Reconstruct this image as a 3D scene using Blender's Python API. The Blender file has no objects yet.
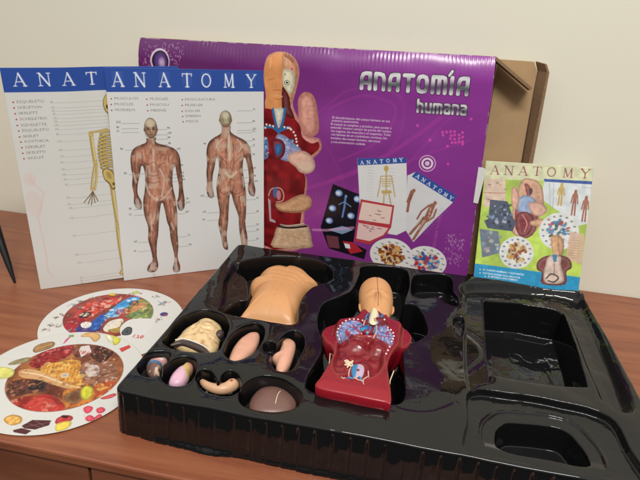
import bpy, math, random
import numpy as np
from mathutils import Matrix, Vector

random.seed(7); RNG = np.random.default_rng(11)
S = bpy.context.scene
COL = S.collection

# ------------------------------------------------------------------ camera
cam = bpy.data.objects.new('camera', bpy.data.cameras.new('camera')); COL.objects.link(cam)
cam.data.sensor_width = 36; cam.data.lens = 30.39; cam.data.clip_start = 0.01; cam.data.clip_end = 60
rx, ux, fx = ((0.9797, 0.1906, 0.0620), (-0.1312, 0.3763, 0.9172), (-0.1515, 0.9067, -0.3937))
cam.matrix_world = Matrix(((rx[0], ux[0], -fx[0], 0.24647), (rx[1], ux[1], -fx[1], -0.36696),
                           (rx[2], ux[2], -fx[2], 0.38911), (0, 0, 0, 1)))
S.camera = cam
# ------------------------------------------------------------------ world and lamps
W = bpy.data.worlds.new('World'); S.world = W; W.use_nodes = True
bg = W.node_tree.nodes['Background']; bg.inputs[0].default_value = (1.0, 0.985, 0.945, 1); bg.inputs[1].default_value = 0.5
# the room behind the camera: dim low down, bright towards its white ceiling
wn = W.node_tree; wt = wn.nodes.new('ShaderNodeTexCoord'); wsx = wn.nodes.new('ShaderNodeSeparateXYZ'); wr = wn.nodes.new('ShaderNodeMapRange')
wr.interpolation_type = 'SMOOTHSTEP'; wr.inputs[1].default_value = 0.0; wr.inputs[2].default_value = 0.8; wr.inputs[3].default_value = 0.07; wr.inputs[4].default_value = 1.0
wn.links.new(wt.outputs['Generated'], wsx.inputs[0]); wn.links.new(wsx.outputs['Z'], wr.inputs[0]); wn.links.new(wr.outputs[0], bg.inputs[1])
def area(name, loc, target, size, power, col):
    L = bpy.data.lights.new(name, 'AREA'); L.shape = 'RECTANGLE'; L.size = size[0]; L.size_y = size[1]; L.energy = power; L.color = col
    o = bpy.data.objects.new(name, L); COL.objects.link(o); o.location = loc
    o.rotation_euler = (Vector(target) - Vector(loc)).to_track_quat('-Z', 'Y').to_euler()
    return o
area('ceiling_lamp', (0.55, -1.05, 1.85), (0.45, 0.2, 0.0), (1.0, 0.18), 36, (1.0, 0.975, 0.915))
S.view_settings.view_transform = 'Standard'; S.view_settings.look = 'None'
S.view_settings.exposure = 0.0; S.view_settings.gamma = 1.0

# ------------------------------------------------------------------ helpers
def lin(c):
    c = np.asarray(c, float) / 255.0
    return np.where(c <= 0.04045, c / 12.92, ((c + 0.055) / 1.055) ** 2.4)

def tag(o, label=None, cat=None, group=None, kind=None):
    if label: o['label'] = label
    if cat: o['category'] = cat
    if group: o['group'] = group
    if kind: o['kind'] = kind
    return o

def root(name, loc, label, cat, group=None):
    o = bpy.data.objects.new(name, None); COL.objects.link(o); o.location = loc; o.empty_display_size = 0.02
    return tag(o, label, cat, group)

def link(name, me, mat, parent=None):
    if mat is not None: me.materials.append(mat)
    o = bpy.data.objects.new(name, me); COL.objects.link(o)
    if parent is not None:
        o.parent = parent
        if parent.type == 'EMPTY': o.matrix_parent_inverse = Matrix.Translation(parent.location).inverted()
    return o

def grid_mesh(name, V, quads, smooth=True, cols=None, tris=None):
    me = bpy.data.meshes.new(name)
    V = np.asarray(V, np.float32); quads = np.asarray(quads, np.int32).reshape(-1, 4)
    nt = 0 if tris is None else len(tris)
    loops = quads.ravel()
    starts = np.arange(len(quads)) * 4; tot = np.full(len(quads), 4)
    if nt:
        tr = np.asarray(tris, np.int32); loops = np.concatenate([loops, tr.ravel()])
        starts = np.concatenate([starts, len(quads) * 4 + np.arange(nt) * 3]); tot = np.concatenate([tot, np.full(nt, 3)])
    me.vertices.add(len(V)); me.vertices.foreach_set('co', V.ravel())
    me.loops.add(len(loops)); me.loops.foreach_set('vertex_index', loops)
    me.polygons.add(len(starts)); me.polygons.foreach_set('loop_start', starts.astype(np.int32))
    me.polygons.foreach_set('loop_total', tot.astype(np.int32))
    me.polygons.foreach_set('use_smooth', np.full(len(starts), smooth))
    me.update(calc_edges=True); me.validate()
    if cols is not None:
        a = me.color_attributes.new('Col', 'FLOAT_COLOR', 'POINT')
        c = np.ones((len(V), 4), np.float32); c[:, :3] = cols; a.data.foreach_set('color', c.ravel())
    return me

def gquads(nr, nc, off=0, wrap=False):
    i = np.arange(nr - 1)[:, None]; j = np.arange(nc if wrap else nc - 1)[None, :]
    j2 = (j + 1) % nc
    a = i * nc + j; b = i * nc + j2; c = (i + 1) * nc + j2; d = (i + 1) * nc + j
    return np.stack([np.broadcast_to(x, (nr - 1, j.shape[1])) for x in (a, b, c, d)], -1).reshape(-1, 4) + off

class MB:
    """collects simple shapes, links them as one mesh"""
    def __init__(s): s.v = []; s.f = []; s.sm = []
    def add(s, vs, fs, smooth=False):
        o = len(s.v); s.v += [tuple(p) for p in vs]; s.f += [tuple(i + o for i in f) for f in fs]; s.sm += [smooth] * len(fs)
    def box(s, x0, x1, y0, y1, z0, z1):
        vs = [(x, y, z) for z in (z0, z1) for y in (y0, y1) for x in (x0, x1)]
        s.add(vs, [(0, 2, 3, 1), (4, 5, 7, 6), (0, 1, 5, 4), (2, 6, 7, 3), (0, 4, 6, 2), (1, 3, 7, 5)])
    def plate(s, pts, thick):
        """flat polygon (3d points in order) given a thickness vector"""
        n = len(pts); t = Vector(thick)
        vs = [Vector(p) for p in pts] + [Vector(p) + t for p in pts]
        s.add(vs, [tuple(range(n)), tuple(range(2 * n - 1, n - 1, -1))] + [(i, i + n, (i + 1) % n + n, (i + 1) % n) for i in range(n)])
    def tube(s, P, R, n=12, cap=True, flat=1.0):
        P = [Vector(p) for p in P]
        if not hasattr(R, '__len__'): R = [R] * len(P)
        rings = []; up = Vector((0, 0, 1))
        T = [(P[min(i + 1, len(P) - 1)] - P[max(i - 1, 0)]).normalized() for i in range(len(P))]
        PP = list(P); RR = list(R); TT = list(T)
        if cap:
            for e, sg in ((0, -1), (-1, 1)):
                ex = [(P[e] + T[e] * sg * R[e] * math.sin(a), R[e] * math.cos(a), T[e]) for a in (0.5, 1.0, 1.4)]
                for p, r, t in ex:
                    if sg < 0: PP.insert(0, p); RR.insert(0, r); TT.insert(0, t)
                    else: PP.append(p); RR.append(r); TT.append(t)
        vs = []
        for p, r, t in zip(PP, RR, TT):
            a = t.cross(up)
            if a.length < 1e-3: a = Vector((1, 0, 0))
            a.normalize(); b = a.cross(t)
            for k in range(n):
                w = 2 * math.pi * k / n; vs.append(p + a * r * math.cos(w) + b * r * flat * math.sin(w))
        fs = [(i * n + k, i * n + (k + 1) % n, (i + 1) * n + (k + 1) % n, (i + 1) * n + k) for i in range(len(PP) - 1) for k in range(n)]
        fs += [tuple(range(n - 1, -1, -1)), tuple((len(PP) - 1) * n + k for k in range(n))]
        s.add(vs, fs, True)
    def ball(s, c, rx, ry, rz, n=14, m=10):
        vs = []; fs = []
        for i in range(m + 1):
            t = math.pi * i / m
            for k in range(n):
                w = 2 * math.pi * k / n
                vs.append((c[0] + rx * math.sin(t) * math.cos(w), c[1] + ry * math.sin(t) * math.sin(w), c[2] + rz * math.cos(t)))
        fs = [(i * n + k, (i + 1) * n + k, (i + 1) * n + (k + 1) % n, i * n + (k + 1) % n) for i in range(m) for k in range(n)]
        s.add(vs, fs, True)
    def build(s, name, mat, parent=None, bevel=0):
        me = bpy.data.meshes.new(name); me.from_pydata(s.v, [], s.f)
        me.polygons.foreach_set('use_smooth', s.sm); me.validate(); me.update()
        o = link(name, me, mat, parent)
        if bevel:
            b = o.modifiers.new('Bevel', 'BEVEL'); b.width = bevel; b.segments = 2; b.limit_method = 'ANGLE'
        return o

def cr(pts, n=8, closed=False):
    """Catmull-Rom through points"""
    P = np.asarray(pts, float); N = len(P); out = []
    rng = range(N) if closed else range(N - 1)
    for i in rng:
        if closed: a, b, c, d = P[(i - 1) % N], P[i], P[(i + 1) % N], P[(i + 2) % N]
        else: a, b, c, d = P[max(i - 1, 0)], P[i], P[i + 1], P[min(i + 2, N - 1)]
        for t in np.arange(n) / n:
            out.append(0.5 * ((2 * b) + (-a + c) * t + (2 * a - 5 * b + 4 * c - d) * t * t + (-a + 3 * b - 3 * c + d) * t ** 3))
    if not closed: out.append(P[-1])
    return np.array(out)

def poly_sd(X, Y, P):
    """signed distance, positive inside, to closed polygon P"""
    P = np.asarray(P, float); d2 = np.full(X.shape, 1e18); ins = np.zeros(X.shape, bool)
    for i in range(len(P)):
        ax, ay = P[i]; bx, by = P[(i + 1) % len(P)]
        ex, ey = bx - ax, by - ay; L = ex * ex + ey * ey + 1e-12
        t = np.clip(((X - ax) * ex + (Y - ay) * ey) / L, 0, 1)
        d2 = np.minimum(d2, (X - ax - t * ex) ** 2 + (Y - ay - t * ey) ** 2)
        if ay != by:
            c = (ay > Y) != (by > Y)
            ins ^= c & (X < (bx - ax) * (Y - ay) / (by - ay) + ax)
    return np.sqrt(d2) * np.where(ins, 1, -1)

def sstep(x): x = np.clip(x, 0, 1); return x * x * (3 - 2 * x)
def vnoise(X, Y, sc, seed=0):
    """smooth value noise 0..1"""
    r = np.random.default_rng(seed).random((64, 64))
    x = X / sc; y = Y / sc; xi = np.floor(x).astype(int); yi = np.floor(y).astype(int)
    fx_, fy_ = sstep(x - xi), sstep(y - yi); g = lambda a, b: r[a % 64, b % 64]
    return (g(xi, yi) * (1 - fx_) + g(xi + 1, yi) * fx_) * (1 - fy_) + (g(xi, yi + 1) * (1 - fx_) + g(xi + 1, yi + 1) * fx_) * fy_

# ------------------------------------------------------------------ printed artwork: shapes drawn into a colour grid (mm, y down)
_gl = {}
def glyphs(txt, bold=0.0):
    key = (txt, bold)
    if key in _gl: return _gl[key]
    cu = bpy.data.curves.new('t', 'FONT'); cu.body = txt; cu.resolution_u = 2; cu.offset = bold
    o = bpy.data.objects.new('t', cu); COL.objects.link(o)
    bpy.context.view_layer.update()
    me = o.evaluated_get(bpy.context.evaluated_depsgraph_get()).to_mesh(); me.calc_loop_triangles()
    v = np.array([p.co[:2] for p in me.vertices]).reshape(-1, 2); t = np.array([l.vertices[:] for l in me.loop_triangles]).reshape(-1, 3)
    bpy.data.objects.remove(o); bpy.data.curves.remove(cu)
    _gl[key] = (v, t); return v, t

class Canvas:
    def __init__(s, w, h, ppm, bg, x0=0, y0=0):
        s.w, s.h, s.k, s.x0, s.y0 = w, h, ppm, x0, y0; s.vol = 0
        s.nx, s.ny = int(w * ppm) + 1, int(h * ppm) + 1
        s.a = np.empty((s.ny, s.nx, 3)); s.a[:] = lin(bg)
        s.X, s.Y = np.meshgrid(x0 + np.linspace(0, w, s.nx), y0 + np.linspace(0, h, s.ny))
    def win(s, x0, y0, x1, y1):
        i0 = max(int((x0 - s.x0) * s.k) - 1, 0); i1 = min(int((x1 - s.x0) * s.k) + 3, s.nx)
        j0 = max(int((y0 - s.y0) * s.k) - 1, 0); j1 = min(int((y1 - s.y0) * s.k) + 3, s.ny)
        return slice(j0, max(j1, j0)), slice(i0, max(i1, i0))
    def put(s, w, m, col, a=1.0):
        X, Y = s.X[w], s.Y[w]
        c = col(X, Y) if callable(col) else lin(col)
        m = (m * a)[..., None]; s.a[w] = s.a[w] * (1 - m) + c * m
    def poly(s, P, col, a=1.0, soft=0.5, smooth=0, clip=None):
        if smooth: P = cr(P, smooth, True)
        P = np.asarray(P, float); e = soft
        w = s.win(P[:, 0].min() - e, P[:, 1].min() - e, P[:, 0].max() + e, P[:, 1].max() + e)
        X, Y = s.X[w], s.Y[w]
        if X.size == 0: return
        m = np.clip(poly_sd(X, Y, P) / soft + 0.5, 0, 1)
        if clip is not None: m = m * np.clip(poly_sd(X, Y, clip) / 0.5 + 0.5, 0, 1)
        if s.vol and smooth and not callable(col):   # printed photographs: modelled tones and fine grain inside each drawn piece
            b0 = lin(col); sd = poly_sd(X, Y, P); v = s.vol; gx_ = np.clip((P[:, 0].max() - X) / (np.ptp(P[:, 0]) + 1e-6), 0, 1)
            t = (0.66 + 0.34 * sstep(sd / v)) * (0.86 + 0.24 * gx_) * (0.84 + 0.32 * vnoise(X + 300, Y + 300, 3.1, 7)) ; col = lambda X_, Y_: b0 * t[..., None] + 0.05 * np.exp(-((sd - v) / (v * .5)) ** 2)[..., None]
        s.put(w, m, col, a)
    def ell(s, cx, cy, rx, ry, col, a=1.0, ang=0, soft=0.5, ring=None, clip=None):
        R = max(rx, ry) + soft
        w = s.win(cx - R, cy - R, cx + R, cy + R); X, Y = s.X[w] - cx, s.Y[w] - cy
        if X.size == 0: return
        c, n = math.cos(ang), math.sin(ang); u, v = (X * c + Y * n) / rx, (-X * n + Y * c) / ry
        d = (1 - np.hypot(u, v)) * min(rx, ry)
        m = np.clip((ring / 2 - np.abs(d)) / soft + 0.5, 0, 1) if ring else np.clip(d / soft + 0.5, 0, 1)
        if clip is not None: m = m * np.clip(poly_sd(s.X[w], s.Y[w], clip) / 0.5 + 0.5, 0, 1)
        s.put(w, m, col, a)
    def line(s, P, wd, col, a=1.0, soft=0.5, w2=None, smooth=0, clip=None):
        if smooth: P = cr(P, smooth)
        P = np.asarray(P, float); w2 = wd if w2 is None else w2; M = max(wd, w2) + soft
        w = s.win(P[:, 0].min() - M, P[:, 1].min() - M, P[:, 0].max() + M, P[:, 1].max() + M)
        X, Y = s.X[w], s.Y[w]
        if X.size == 0: return
        m = np.zeros(X.shape); n = len(P) - 1
        for i in range(n):
            ax, ay = P[i]; ex, ey = P[i + 1] - P[i]; t = np.clip(((X - ax) * ex + (Y - ay) * ey) / (ex * ex + ey * ey + 1e-12), 0, 1)
            r = 0.5 * (wd + (w2 - wd) * (i + t) / n)
            m = np.maximum(m, np.clip((r - np.hypot(X - ax - t * ex, Y - ay - t * ey)) / soft + 0.5, 0, 1))
        if clip is not None: m = m * np.clip(poly_sd(X, Y, clip) / 0.5 + 0.5, 0, 1)
        s.put(w, m, col, a)
    def text(s, txt, x, y, size, col, a=1.0, bold=0.0, sx=1.0, ang=0, shear=0, soft=None):
        v, t = glyphs(txt, bold)
        if len(t) == 0: return
        vx = v[:, 0] * size * sx + v[:, 1] * size * shear; vy = -v[:, 1] * size
        c, n = math.cos(ang), math.sin(ang); px = x + vx * c - vy * n; py = y + vx * n + vy * c
        w = s.win(px.min() - 1, py.min() - 1, px.max() + 1, py.max() + 1); X, Y = s.X[w], s.Y[w]
        if X.size == 0: return
        ss = 3; m = np.zeros((X.shape[0] * ss, X.shape[1] * ss))
        ox, oy = X[0, 0], Y[0, 0]; st = 1 / s.k / ss
        qx = (px - ox) / st + 1; qy = (py - oy) / st + 1
        for tr in t:
            ax, bx, cx = qx[tr]; ay, by, cy = qy[tr]
            i0, i1 = int(max(min(ax, bx, cx), 0)), int(min(max(ax, bx, cx) + 2, m.shape[1])); j0, j1 = int(max(min(ay, by, cy), 0)), int(min(max(ay, by, cy) + 2, m.shape[0]))
            if i1 <= i0 or j1 <= j0: continue
            gx, gy = np.meshgrid(np.arange(i0, i1), np.arange(j0, j1))
            e1 = (bx - ax) * (gy - ay) - (by - ay) * (gx - ax); e2 = (cx - bx) * (gy - by) - (cy - by) * (gx - bx); e3 = (ax - cx) * (gy - cy) - (ay - cy) * (gx - cx)
            m[j0:j1, i0:i1] = np.maximum(m[j0:j1, i0:i1], ((e1 >= 0) & (e2 >= 0) & (e3 >= 0)) | ((e1 <= 0) & (e2 <= 0) & (e3 <= 0)))
        m = m.reshape(X.shape[0], ss, X.shape[1], ss).mean((1, 3))
        s.put(w, m, col, a)
    def noise(s, amp, sc, seed=0):
        n = vnoise(s.X + 500, s.Y + 500, sc, seed) - 0.5; s.a *= (1 + amp * n)[..., None]

SERIF = {  # thin serif capitals: (stroke points, weight)
 'A': [([(0, 1), (.45, 0)], .5), ([(.45, 0), (.95, 1)], 1.2), ([(.18, .66), (.74, .66)], .5), ([(-.12, 1), (.16, 1)], .6), ([(.76, 1), (1.1, 1)], .6)],
 'N': [([(.08, 1), (.08, 0)], .6), ([(.08, 0), (.92, 1)], 1.2), ([(.92, 1), (.92, 0)], .6), ([(-.1, 1), (.26, 1)], .6), ([(-.1, 0), (.14, 0)], .6), ([(.76, 0), (1.08, 0)], .6)],
 'T': [([(.5, 0), (.5, 1)], 1.2), ([(0, .02), (1, .02)], .6), ([(0, 0), (0, .2)], .5), ([(1, 0), (1, .2)], .5), ([(.3, 1), (.7, 1)], .6)],
 'O': [([(.5 + .48 * math.cos(t), .5 + .5 * math.sin(t)) for t in np.linspace(0, 2 * math.pi, 17)], .9)],
 'M': [([(.08, 1), (.12, 0)], .6), ([(.12, 0), (.52, .92)], 1.1), ([(.52, .92), (.92, 0)], .6), ([(.92, 0), (.98, 1)], 1.2), ([(-.06, 1), (.24, 1)], .6), ([(.8, 1), (1.14, 1)], .6)],
 'Y': [([(.02, 0), (.5, .5)], 1.2), ([(.98, 0), (.5, .5)], .6), ([(.5, .5), (.5, 1)], 1.0), ([(-.12, 0), (.2, 0)], .6), ([(.8, 0), (1.1, 0)], .6), ([(.32, 1), (.68, 1)], .6)]}
def serif_word(c, word, centers, yb, h, wl, wt, col, a=1.0, ang=0.0):
    """centers: x of each letter centre; yb baseline; rotates about first centre"""
    cx0 = centers[0]; ca, sa = math.cos(ang), math.sin(ang)
    for ch, cx in zip(word, centers):
        for P, k in SERIF[ch]:
            Q = [(cx + (x - .5) * wl - cx0, (y - 1) * h) for x, y in P]
            Q = [(cx0 + x * ca - y * sa, yb + x * sa + y * ca) for x, y in Q]
            c.line(Q, wt * k, col, a, soft=0.6)

# ------------------------------------------------------------------ materials
def mat(name, col=(0.5, 0.5, 0.5), rough=0.5, ior=1.45, coat=0, attr=False, bump=None, var=0, vscale=60, spec=0.5, sheen=0):
    m = bpy.data.materials.new(name); m.use_nodes = True; nt = m.node_tree; p = nt.nodes['Principled BSDF']
    p.inputs['Roughness'].default_value = rough; p.inputs['IOR'].default_value = ior
    p.inputs['Coat Weight'].default_value = coat; p.inputs['Coat Roughness'].default_value = 0.08
    p.inputs['Specular IOR Level'].default_value = spec
    tc = nt.nodes.new('ShaderNodeTexCoord')
    if attr:
        a = nt.nodes.new('ShaderNodeAttribute'); a.attribute_name = 'Col'; src = a.outputs['Color']
    else:
        r = nt.nodes.new('ShaderNodeRGB'); r.outputs[0].default_value = (*col, 1); src = r.outputs[0]
    if var:
        n = nt.nodes.new('ShaderNodeTexNoise'); n.inputs['Scale'].default_value = vscale; n.inputs['Detail'].default_value = 5
        nt.links.new(tc.outputs['Object'], n.inputs['Vector'])
        mr = nt.nodes.new('ShaderNodeMapRange'); mr.inputs[3].default_value = 1 - var; mr.inputs[4].default_value = 1 + var
        nt.links.new(n.outputs['Fac'], mr.inputs[0])
        mx = nt.nodes.new('ShaderNodeVectorMath'); mx.operation = 'SCALE'
        nt.links.new(src, mx.inputs[0]); nt.links.new(mr.outputs[0], mx.inputs['Scale']); src = mx.outputs[0]
    nt.links.new(src, p.inputs['Base Color'])
    if bump:
        n = nt.nodes.new('ShaderNodeTexNoise'); n.inputs['Scale'].default_value = bump[0]; n.inputs['Detail'].default_value = 4
        nt.links.new(tc.outputs['Object'], n.inputs['Vector'])
        b = nt.nodes.new('ShaderNodeBump'); b.inputs['Strength'].default_value = bump[1]; b.inputs['Distance'].default_value = bump[2]
        nt.links.new(n.outputs['Fac'], b.inputs['Height']); nt.links.new(b.outputs[0], p.inputs['Normal'])
    return m

def wood_mat(name, c0, c1, c2, rough):
    m = bpy.data.materials.new(name); m.use_nodes = True; nt = m.node_tree; p = nt.nodes['Principled BSDF']
    tc = nt.nodes.new('ShaderNodeTexCoord'); mp = nt.nodes.new('ShaderNodeMapping'); mp.inputs['Scale'].default_value = (1.3, 13, 13)
    nt.links.new(tc.outputs['Object'], mp.inputs[0])
    n1 = nt.nodes.new('ShaderNodeTexNoise'); n1.inputs['Scale'].default_value = 3.2; n1.inputs['Detail'].default_value = 6; n1.inputs['Distortion'].default_value = 1.2
    nt.links.new(mp.outputs[0], n1.inputs['Vector'])
    mp2 = nt.nodes.new('ShaderNodeMapping'); mp2.inputs['Scale'].default_value = (9, 330, 330); nt.links.new(tc.outputs['Object'], mp2.inputs[0])
    n2 = nt.nodes.new('ShaderNodeTexNoise'); n2.inputs['Scale'].default_value = 2.4; n2.inputs['Detail'].default_value = 3; nt.links.new(mp2.outputs[0], n2.inputs['Vector'])
    mixf = nt.nodes.new('ShaderNodeMath'); mixf.operation = 'MULTIPLY_ADD'; mixf.inputs[1].default_value = 0.28
    nt.links.new(n2.outputs['Fac'], mixf.inputs[0]); nt.links.new(n1.outputs['Fac'], mixf.inputs[2])
    cr_ = nt.nodes.new('ShaderNodeValToRGB'); e = cr_.color_ramp.elements
    e[0].position = 0.42; e[0].color = (*c0, 1); e[1].position = 0.86; e[1].color = (*c2, 1); k = e.new(0.64); k.color = (*c1, 1)
    nt.links.new(mixf.outputs[0], cr_.inputs[0]); nt.links.new(cr_.outputs[0], p.inputs['Base Color'])
    p.inputs['Roughness'].default_value = rough
    mr = nt.nodes.new('ShaderNodeMapRange'); mr.inputs[3].default_value = rough - 0.07; mr.inputs[4].default_value = rough + 0.1
    nt.links.new(n1.outputs['Fac'], mr.inputs[0]); nt.links.new(mr.outputs[0], p.inputs['Roughness'])
    b = nt.nodes.new('ShaderNodeBump'); b.inputs['Strength'].default_value = 0.18; b.inputs['Distance'].default_value = 0.0004
    nt.links.new(n2.outputs['Fac'], b.inputs['Height']); nt.links.new(b.outputs[0], p.inputs['Normal'])
    return m

M_wall = mat('wall_paint', (0.80, 0.775, 0.65), 0.7, bump=(220, 0.12, 0.0008), var=0.04, vscale=2.2)
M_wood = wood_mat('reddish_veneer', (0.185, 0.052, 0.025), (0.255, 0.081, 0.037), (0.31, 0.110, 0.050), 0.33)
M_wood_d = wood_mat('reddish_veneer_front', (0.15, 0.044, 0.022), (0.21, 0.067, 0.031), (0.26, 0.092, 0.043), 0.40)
M_tray = mat('black_thermoformed_plastic', (0.0055, 0.0055, 0.006), 0.05, ior=1.47, bump=(30, 0.22, 0.0010))
M_print = mat('poster_print', attr=True, rough=0.42, spec=0.4)
M_gloss = mat('glossy_print', attr=True, rough=0.24, spec=0.5)
M_carton = mat('laminated_carton_print', attr=True, rough=0.23, spec=0.6, bump=(60, 0.25, 0.0008))
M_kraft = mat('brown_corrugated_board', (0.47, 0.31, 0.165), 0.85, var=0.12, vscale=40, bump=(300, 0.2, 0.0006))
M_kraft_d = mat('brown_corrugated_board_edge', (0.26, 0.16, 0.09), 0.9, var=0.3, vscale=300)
M_purple = mat('purple_carton', (0.13, 0.035, 0.16), 0.3, var=0.1)
M_white = mat('white_card', (0.75, 0.75, 0.73), 0.5, var=0.04)
M_black = mat('black_painted_metal', (0.015, 0.015, 0.016), 0.3)
M_seam = mat('dark_seam_line', (0.18, 0.05, 0.02), 0.5)
M_skin = mat('orange_skin_plastic', (0.64, 0.315, 0.135), 0.36, var=0.06, vscale=40, bump=(350, 0.14, 0.0004))
M_part = mat('painted_plastic', attr=True, rough=0.34, bump=(500, 0.08, 0.0003))
M_red = mat('red_painted_plastic', attr=True, rough=0.27, coat=0.3, bump=(400, 0.1, 0.0004))
M_vessel = mat('cream_paint', (0.72, 0.60, 0.42), 0.35)
M_blue = mat('blue_paint', (0.06, 0.22, 0.42), 0.35)
M_dark = mat('dark_brown_paint', (0.06, 0.04, 0.035), 0.35)

# ------------------------------------------------------------------ setting: wall and floor side
w = MB(); w.box(-2.2, 2.6, 0.472, 0.60, -0.75, 2.3)
tag(w.build('wall', M_wall), kind='structure')

# sideboard that everything stands on
sb = root('sideboard', (0.2, 0.2, -0.75), 'reddish brown wooden sideboard top that everything stands on, its door fronts just showing', 'sideboard')
b = MB(); b.box(-1.1, 1.5, -0.0375, 0.470, -0.011, 0.0); b.build('top_board', M_wood, sb, bevel=0.0022)
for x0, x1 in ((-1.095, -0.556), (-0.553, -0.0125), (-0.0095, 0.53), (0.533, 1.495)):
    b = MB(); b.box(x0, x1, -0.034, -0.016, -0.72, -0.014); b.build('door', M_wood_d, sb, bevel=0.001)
b = MB(); b.box(-1.09, 1.49, -0.012, 0.468, -0.75, -0.0125); b.build('carcass', M_dark, sb)

# ------------------------------------------------------------------ the moulded tray (mm)
TW, TD, TH = 500.0, 356.3, 51.4
RECESS = [  # outline, depth, wall run
 ([(23.1,284.3),(33.6,308.4),(61.1,330.1),(100.7,338.0),(129.1,334.9),(148.6,317.2),(155.5,290.2),(147.2,270.7),(134.1,251.8),(128.6,222.3),(129.5,196.6),(134.0,162.2),(112.2,158.0),(93.7,159.3),(69.3,158.9),(48.4,162.0),(41.3,170.8),(50.5,204.6),(63.5,211.3),(55.2,241.3),(39.8,266.9)], 34, 6),
 ([(20.5,291.9),(43.0,268.0),(63.5,211.3),(51.1,166.5),(40.9,171.9),(32.3,205.6),(20.5,245.1)], 9, 7),
 ([(9.0,85.7),(6.2,103.6),(5.8,124.9),(10.0,140.9),(18.4,154.1),(31.9,159.4),(48.9,153.9),(62.3,137.4),(66.7,120.4),(68.6,99.7),(69.1,86.3),(57.6,80.2),(42.1,77.6),(26.2,76.8)], 26, 4),
 ([(79.4,82.3),(75.9,95.0),(74.7,117.6),(79.7,137.1),(91.0,148.3),(102.2,142.8),(108.3,122.3),(107.9,99.5),(102.4,83.9),(91.5,74.4)], 23, 3.5),
 ([(127.3,121.8),(131.9,139.7),(140.6,145.5),(150.0,138.7),(154.6,120.8),(154.1,101.4),(152.5,78.6),(146.4,71.7),(138.0,71.9),(131.9,78.8),(126.9,89.0)], 23, 3.5),
 ([(112.9,110.6),(117.3,116.9),(123.8,115.8),(128.9,107.5),(128.8,97.9),(123.2,94.4),(116.6,100.1)], 14, 3),
 ([(116.0,21.3),(113.9,35.5),(118.5,49.0),(129.1,57.7),(145.0,58.9),(159.4,50.9),(170.1,40.5),(170.8,29.1),(166.1,18.8),(151.8,12.2),(133.6,10.6),(122.5,13.1)], 25, 4),
 ([(5.4,36.2),(1.4,48.7),(3.4,61.8),(15.9,69.1),(24.7,67.0),(28.1,56.3),(26.3,45.4),(30.6,33.3),(23.2,27.2),(13.6,27.7)], 16, 3),
 ([(32.6,31.5),(30.1,46.5),(34.3,61.7),(44.4,67.2),(54.7,62.2),(61.3,45.3),(62.1,30.2),(55.1,22.0),(42.2,22.3)], 21, 3),
 ([(65.8,38.3),(65.9,48.2),(73.6,51.2),(82.2,43.7),(87.1,37.9),(89.9,41.1),(89.0,50.6),(94.0,57.0),(102.0,53.4),(109.6,41.8),(111.1,28.4),(105.0,20.7),(93.0,19.7),(79.4,22.6)], 21, 3),
 ([(195.8,336.1),(229.6,347.2),(254.2,345.1),(260.5,299.3),(256.4,247.2),(270.3,246.3),(280.9,221.8),(286.2,186.4),(275.2,166.1),(260.2,149.5),(262.8,101.9),(264.9,60.8),(248.6,49.0),(183.3,47.5),(173.0,63.4),(175.6,91.2),(178.6,114.2),(174.4,136.6),(164.7,163.6),(160.0,187.6),(161.7,218.0),(178.7,239.2),(191.1,262.6),(194.7,309.3)], 42, 6),
 ([(268.4,326.7),(279.3,340.0),(311.0,348.6),(319.7,333.7),(319.5,303.1),(325.2,279.3),(323.9,261.4),(309.5,266.3),(300.6,278.6),(277.4,268.6),(267.3,279.5)], 30, 5),
 ([(319.6,226.8),(329.6,235.3),(332.5,221.8),(328.2,195.0),(320.7,192.2)], 8, 4),
 ([(361.4,285.1),(411.7,292.5),(458.2,288.2),(455.0,208.1),(448.2,130.1),(410.6,123.0),(371.0,123.7),(354.1,125.9),(356.0,194.0)], 45, 6),
 ([(340.9,331.1),(414.9,351.6),(488.2,350.4),(498.2,321.9),(493.2,204.8),(485.3,107.4),(463.6,109.0),(462.1,139.0),(462.2,184.1),(465.1,253.2),(460.1,291.4),(412.5,298.2),(363.7,296.9),(338.7,291.9)], 13, 11),
 ([(340.0,315.6),(359.5,292.8),(356.4,211.6),(353.6,120.6),(343.5,107.7),(328.5,106.8)], 5, 5),
 ([(331.5,89.8),(374.5,97.0),(412.3,96.5),(458.5,87.2),(465.7,47.2),(469.6,5.8),(445.3,5.8),(398.7,6.7),(350.3,6.5),(321.4,8.3),(326.1,46.1)], 8.0, 3.0),
 ([(353.5,44.1),(360.2,56.6),(371.9,63.9),(412.9,68.0),(425.2,52.7),(429.2,37.6),(424.6,25.8),(394.2,24.9),(356.6,25.9)], 26, 5),
 ([(261.7,51.1),(301.0,70.7),(312.2,64.8),(291.6,47.8),(267.7,44.2)], 0.5, 4),
]
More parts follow.
